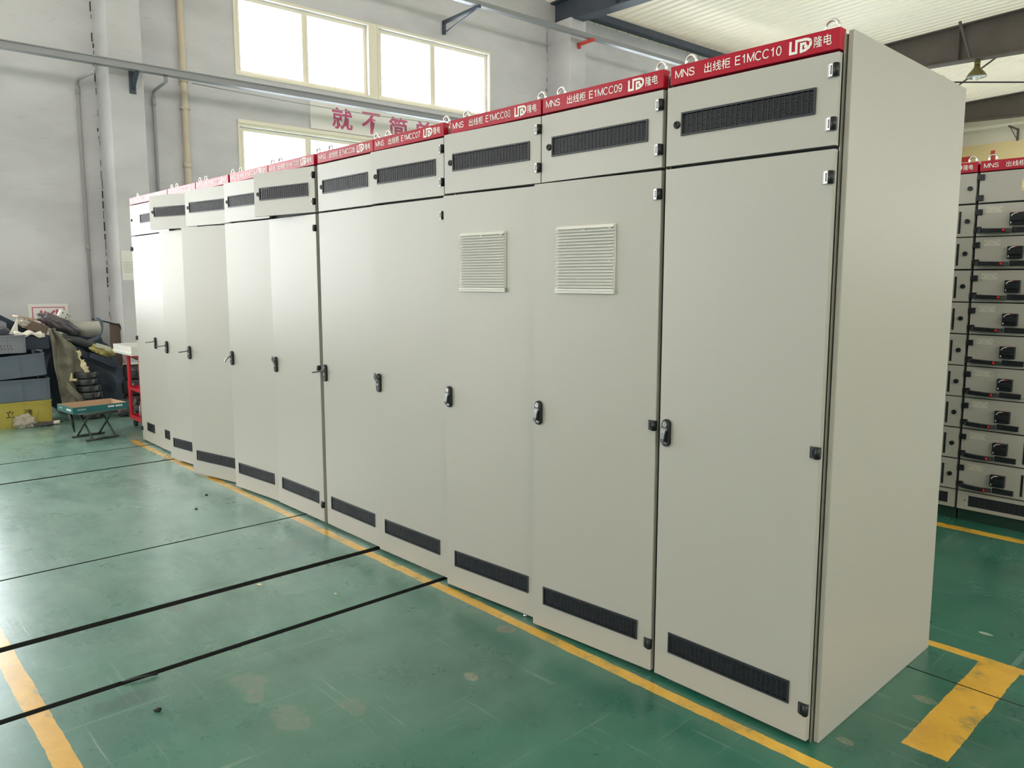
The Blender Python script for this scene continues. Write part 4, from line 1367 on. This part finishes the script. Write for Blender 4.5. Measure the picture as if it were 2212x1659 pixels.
# stacked wrapped rings
for i, (z, dy, rr_) in enumerate(((0.455, 0.0, 0.112), (0.385, -0.006, 0.110), (0.312, 0.016, 0.118), (0.240, 0.022, 0.120), (0.168, 0.026, 0.121), (0.096, 0.022, 0.121), (0.024, 0.022, 0.121))):
    bm = BM()
    prof = []
    for k in range(20):
        a = 2 * math.pi * (k + 0.5) / 20
        prof.append((rr_ - 0.036 + 0.036 * math.copysign(abs(math.cos(a)) ** 0.4, math.cos(a)), 0.0345 * math.copysign(abs(math.sin(a)) ** 0.4, math.sin(a))))
    prof.append(prof[0])
    lathe(bm, prof, 40, c=(0, 0, 0))
    bmesh.ops.remove_doubles(bm, verts=bm.verts, dist=1e-5)
    for v in bm.verts:
        v.co += v.co.normalized() * 0.004 * noise.noise(v.co * 26 + Vector((i * 3, 0, 0)))
    pos = ['topmost', 'second from the top', 'third from the top', 'fourth from the top', 'fifth from the top', 'sixth from the top, behind the teal tray', 'bottom one on the floor'][i]
    tag(mesh_obj('wrapped_coil', bm, black_film, loc=(-8.20, -0.085 + dy, z + 0.016)), 'black wrapped coil in the round stack, ' + pos, 'coil', 'stack of black wrapped coils')
# black wrapped drums beside the trolley
for i, (z, h, r_, lab) in enumerate(((0.0, 0.22, 0.12, 'black wrapped drum on the floor behind the trolley, lowest of the column'),
                                     (0.222, 0.17, 0.13, 'black wrapped drum in the middle of the column behind the trolley'),
                                     (0.394, 0.16, 0.11, 'black wrapped drum on top of the column behind the trolley'))):
    bm = BM()
    lathe(bm, [(0, 0), (r_ * 0.85, 0), (r_, 0.02), (r_, h - 0.03), (r_ * 0.85, h - 0.002), (0, h)], 32)
    for v in bm.verts:
        v.co += Vector((v.co.x, v.co.y, 0)).normalized() * 0.008 * noise.noise(v.co * 16 + Vector((i * 5, 0, 0)))
    tag(mesh_obj('wrapped_drum', bm, black_film, loc=(-8.2, 0.385, z)), lab, 'drum', 'black wrapped drums behind the trolley')
bm = BM(); lathe(bm, [(0, 0), (0.105, 0), (0.11, 0.006), (0.0, 0.022)], 32)
tag(mesh_obj('plastic_disc', bm, white_pl, loc=(-8.2, 0.385, 0.556)), 'pale round plastic disc lying on the topmost black drum', 'disc')
# cable on the wall
bm = BM()
tube(bm, [(-9.0, 0.20, 1.03), (-9.0, 0.35, 0.99), (-8.95, 0.47, 0.95), (-8.93, 0.50, 0.85), (-8.9, 0.51, 0.72), (-8.75, 0.50, 0.60), (-8.5, 0.50, 0.58), (-8.2, 0.50, 0.60), (-7.9, 0.45, 0.64)], 0.009, 8)
tag(mesh_obj('black_hose', bm, black_pl), 'black hose looping from the brown board toward the red trolley', 'hose')
# trash by the crates
blob('clear_plastic_bag', clear_bag, (-8.03, -0.70, 0.055), (0.05, 0.085, 0.075), 'crumpled clear plastic bag on the floor against the yellow crate', 'bag', 0.5, 4, 21, flat=0.053)
blob('dark_film_scrap', bag_m, (-8.02, -0.53, 0.018), (0.05, 0.10, 0.022), 'dark crumpled film scrap on the floor by the yellow crate', 'scrap', 0.4, 5, 22, flat=0.017)
bm = BM(); tube(bm, [(-8.0, -0.455, 0.022), (-7.99, -0.40, 0.030)], 0.019, 12)
tag(mesh_obj('paper_roll', bm, cloth_w), 'short white paper roll lying on the floor right of the yellow crate', 'roll')

# red trolley
tr = thing('tool_trolley', 'red steel trolley standing behind the far end of the cabinet row', 'trolley', (-7.22, 0.10, 0))
for (x, y) in ((-0.20, 0.0), (0.17, 0.0), (-0.20, 0.42), (0.17, 0.42)):
    bm = BM(); wv = 0.07 if x < 0 else 0.03
    box(bm, x, x + wv, y, y + 0.006, 0.08, 0.745); box(bm, x if x < 0 else x + wv - 0.006, x + 0.006 if x < 0 else x + wv, y + .006, y + 0.035, 0.08, 0.745)
    mesh_obj('post', bm, red_cart, tr)
for nm, z0, z1 in (('bottom_shelf', 0.08, 0.125), ('middle_shelf', 0.38, 0.41), ('top_shelf', 0.72, 0.745)):
    bm = BM(); box(bm, -0.194, 0.194, 0.008, 0.448, z0, z0 + 0.004)
    box(bm, -0.20, 0.20, -0.001, 0.004, z0, z1); box(bm, -0.20, 0.20, 0.446, 0.45, z0, z1)
    box(bm, 0.196, 0.20, 0.004, 0.446, z0, z1); box(bm, -0.20, -0.196, 0.004, 0.446, z0, z1)
    mesh_obj(nm, bm, red_cart, tr)
for (x, y) in ((-0.16, 0.04), (0.16, 0.04), (-0.16, 0.41), (0.16, 0.41)):
    bm = BM(); tube(bm, [(x, y - 0.012, 0.036), (x, y + 0.012, 0.036)], 0.036, 20); box(bm, x - 0.012, x + 0.012, y - 0.018, y + 0.018, 0.066, 0.08)
    mesh_obj('caster', bm, black_pl, tr)
bm = BM()
plate(bm, (-7.60, -7.02), (0.04, 0.42), [], 0.748, 0.752, 'xy')
box(bm, -7.60, -7.02, 0.035, 0.040, 0.748, 0.835); box(bm, -7.60, -7.02, 0.42, 0.425, 0.748, 0.835)
box(bm, -7.605, -7.60, 0.035, 0.425, 0.748, 0.835); box(bm, -7.02, -7.015, 0.035, 0.425, 0.748, 0.835)
box(bm, -7.61, -7.01, 0.028, 0.036, 0.765, 0.775)
tag(mesh_obj('white_tray', bm, louver_pl), 'white tray with raised sides resting on top of the red trolley', 'tray')
for i, (x, y, z, r_, h, m, lab) in enumerate(((-7.12, 0.20, 0.415, 0.022, 0.16, white_pl, 'white bottle on the middle shelf of the red trolley'),
                                    (-7.16, 0.16, 0.09, 0.028, 0.20, bottle_b, 'blue bottle on the bottom shelf of the red trolley'),
                                    (-7.27, 0.17, 0.09, 0.024, 0.17, white_pl, 'white bottle on the bottom shelf of the red trolley'),
                                    (-7.24, 0.22, 0.415, 0.03, 0.11, red_cart, 'red can on the middle shelf of the trolley'))):
    bm = BM(); lathe(bm, [(0, 0), (r_, 0), (r_, h * 0.7), (r_ * 0.4, h * 0.85), (r_ * 0.4, h), (0, h)], 20)
    tag(mesh_obj('bottle', bm, m, loc=(x, y, z)), lab, 'bottle')

# folding stool table and teal tray
A, B_, Cc, Dd = Vector((-7.11, -0.491, 0.012)), Vector((-7.167, -0.204, 0.012)), Vector((-6.842, -0.443, 0.012)), Vector((-6.908, -0.149, 0.012))
ft = thing('folding_stand', 'low folding stand with crossed dark green tube legs on the green floor', 'stand', (-7.0, -0.32, 0))
OFF = Vector((-7.0, -0.32, 0))
for (p, q) in ((A, B_), (Cc, Dd)):
    bm = BM(); tube(bm, [p - OFF, q - OFF], 0.0115, 12); mesh_obj('foot_bar', bm, leg_green, ft)
top = 0.245
for s0 in (0.16, 0.84):
    f1 = A.lerp(B_, s0); f2 = Cc.lerp(Dd, s0)
    t1 = f1.copy(); t1.z = top; t2 = f2.copy(); t2.z = top
    bm = BM(); tube(bm, [f1 - OFF, t2 - OFF], 0.009, 10); mesh_obj('leg', bm, leg_green, ft)
    bm = BM(); tube(bm, [f2 - OFF + Vector((0, 0.018, 0)), t1 - OFF + Vector((0, 0.018, 0))], 0.009, 10); mesh_obj('leg', bm, leg_green, ft)
for (p, q) in ((A, B_), (Cc, Dd)):
    bm = BM(); a_, b2 = p.copy(), q.copy(); a_.z = b2.z = top; tube(bm, [a_ - OFF, b2 - OFF], 0.009, 10); mesh_obj('top_bar', bm, leg_green, ft)
bm = BM(); box(bm, -0.17, 0.11, -0.19, 0.19, top + 0.008, top + 0.014, 0, Matrix.Rotation(R(11), 4, 'Z')); mesh_obj('stand_top', bm, pipe_grey, ft)
bm = BM(); tube(bm, [(0.02, -0.20, 0.25), (0.03, -0.19, 0.17), (0.045, -0.18, 0.08)], [0.016, 0.014, 0.005], 8); mesh_obj('strap', bm, black_pl, ft)
ty = thing('teal_tray', 'shallow teal cardboard tray with tan inside lying on the folding stand', 'tray', (-7.065, -0.315, 0.2605), (0, 0, R(7)))
bm = BM()
hx, hy, hh = 0.185, 0.235, 0.062
box(bm, -hx, hx, -hy, hy, 0, 0.003, 1)
for (a, b_, c, d, e, f) in ((-hx, hx, -hy, -hy + 0.0025, -0.0, 1), (-hx, hx, hy - 0.0025, hy, 0, 1), (hx - 0.0025, hx, -hy, hy, 0, 1), (-hx, -hx + 0.0025, -hy, hy, 0, 1)):
    box(bm, a, b_, c, d, 0.0, hh, 0)
for (a, b_, c, d) in ((-hx + .003, hx - .003, -hy + 0.0027, -hy + 0.004), (-hx + .003, hx - .003, hy - 0.004, hy - 0.0027), (hx - 0.004, hx - 0.0027, -hy + .004, hy - .004), (-hx + 0.0027, -hx + 0.004, -hy + .004, hy - .004)):
    box(bm, a, b_, c, d, 0.003, hh + 0.0004, 1)
mesh_obj('tray_box', bm, [teal, tan_card], ty)
bm = BM()
text_bm(bm, 'VENIRO', 1, (hx + 0.0004, -0.20, 0.030), (0, 1, 0), (0, 0, 1), width=0.075, height=0.014)
for j in range(4): box(bm, hx, hx + 0.0006, 0.065 + j * 0.014, 0.077 + j * 0.014, 0.032, 0.047)
for j in range(3): box(bm, hx, hx + 0.0006, 0.132 + j * 0.021, 0.149 + j * 0.021, 0.032, 0.047)
text_bm(bm, 'VENIRO', 1, (-0.14, -hy - 0.0004, 0.030), (1, 0, 0), (0, 0, 1), width=0.085, height=0.014)
for j in range(5): box(bm, 0.04 + j * 0.021, 0.057 + j * 0.021, -hy - 0.0006, -hy, 0.024, 0.042)
mesh_obj('printing', bm, white_ink, ty)

# small debris on the floor
def bit(name, m, pts, r, label, cat):
    bm = BM(); tube(bm, pts, r, 8)
    tag(mesh_obj(name, bm, m), label, cat)
bit('black_strip', black_pl, [(-1.925, -1.50, 0.006), (-1.905, -1.44, 0.012), (-1.900, -1.385, 0.007)], 0.005, 'thin black plastic strip lying beside the nearest floor joint', 'strip')
bit('black_bolt', black_pl, [(-1.650, -1.475, 0.007), (-1.632, -1.462, 0.007)], 0.007, 'small black bolt on the green floor below the nearest joint', 'bolt')
bit('wood_chip', foam, [(-2.485, -0.745, 0.004), (-2.465, -0.730, 0.004)], 0.004, 'tiny yellow wood chip on the floor plate between the two wide joints', 'chip')
bit('wood_chip', foam, [(-2.130, -0.528, 0.003), (-2.120, -0.520, 0.003)], 0.003, 'tiny tan chip on the floor plate close to the yellow line', 'chip')
bit('dry_twig', tan_card, [(-5.60, -0.175, 0.004), (-5.66, -0.14, 0.012), (-5.715, -0.095, 0.016)], 0.004, 'short brown twig on the yellow line near the far cabinets', 'twig')
bit('black_nut', black_pl, [(-4.271, -0.32, 0.0), (-4.271, -0.32, 0.008)], 0.009, 'small black nut on the pale floor in front of cabinet four', 'nut')
bit('black_nut', black_pl, [(-3.983, -0.492, 0.0), (-3.983, -0.492, 0.008)], 0.009, 'small black nut on the pale floor farther from the cabinets', 'nut')
bit('white_screw', chrome, [(-1.33, -0.045, 0.006), (-1.315, -0.035, 0.006)], 0.005, 'small shiny screw on the floor under the filter cabinet doors', 'screw')
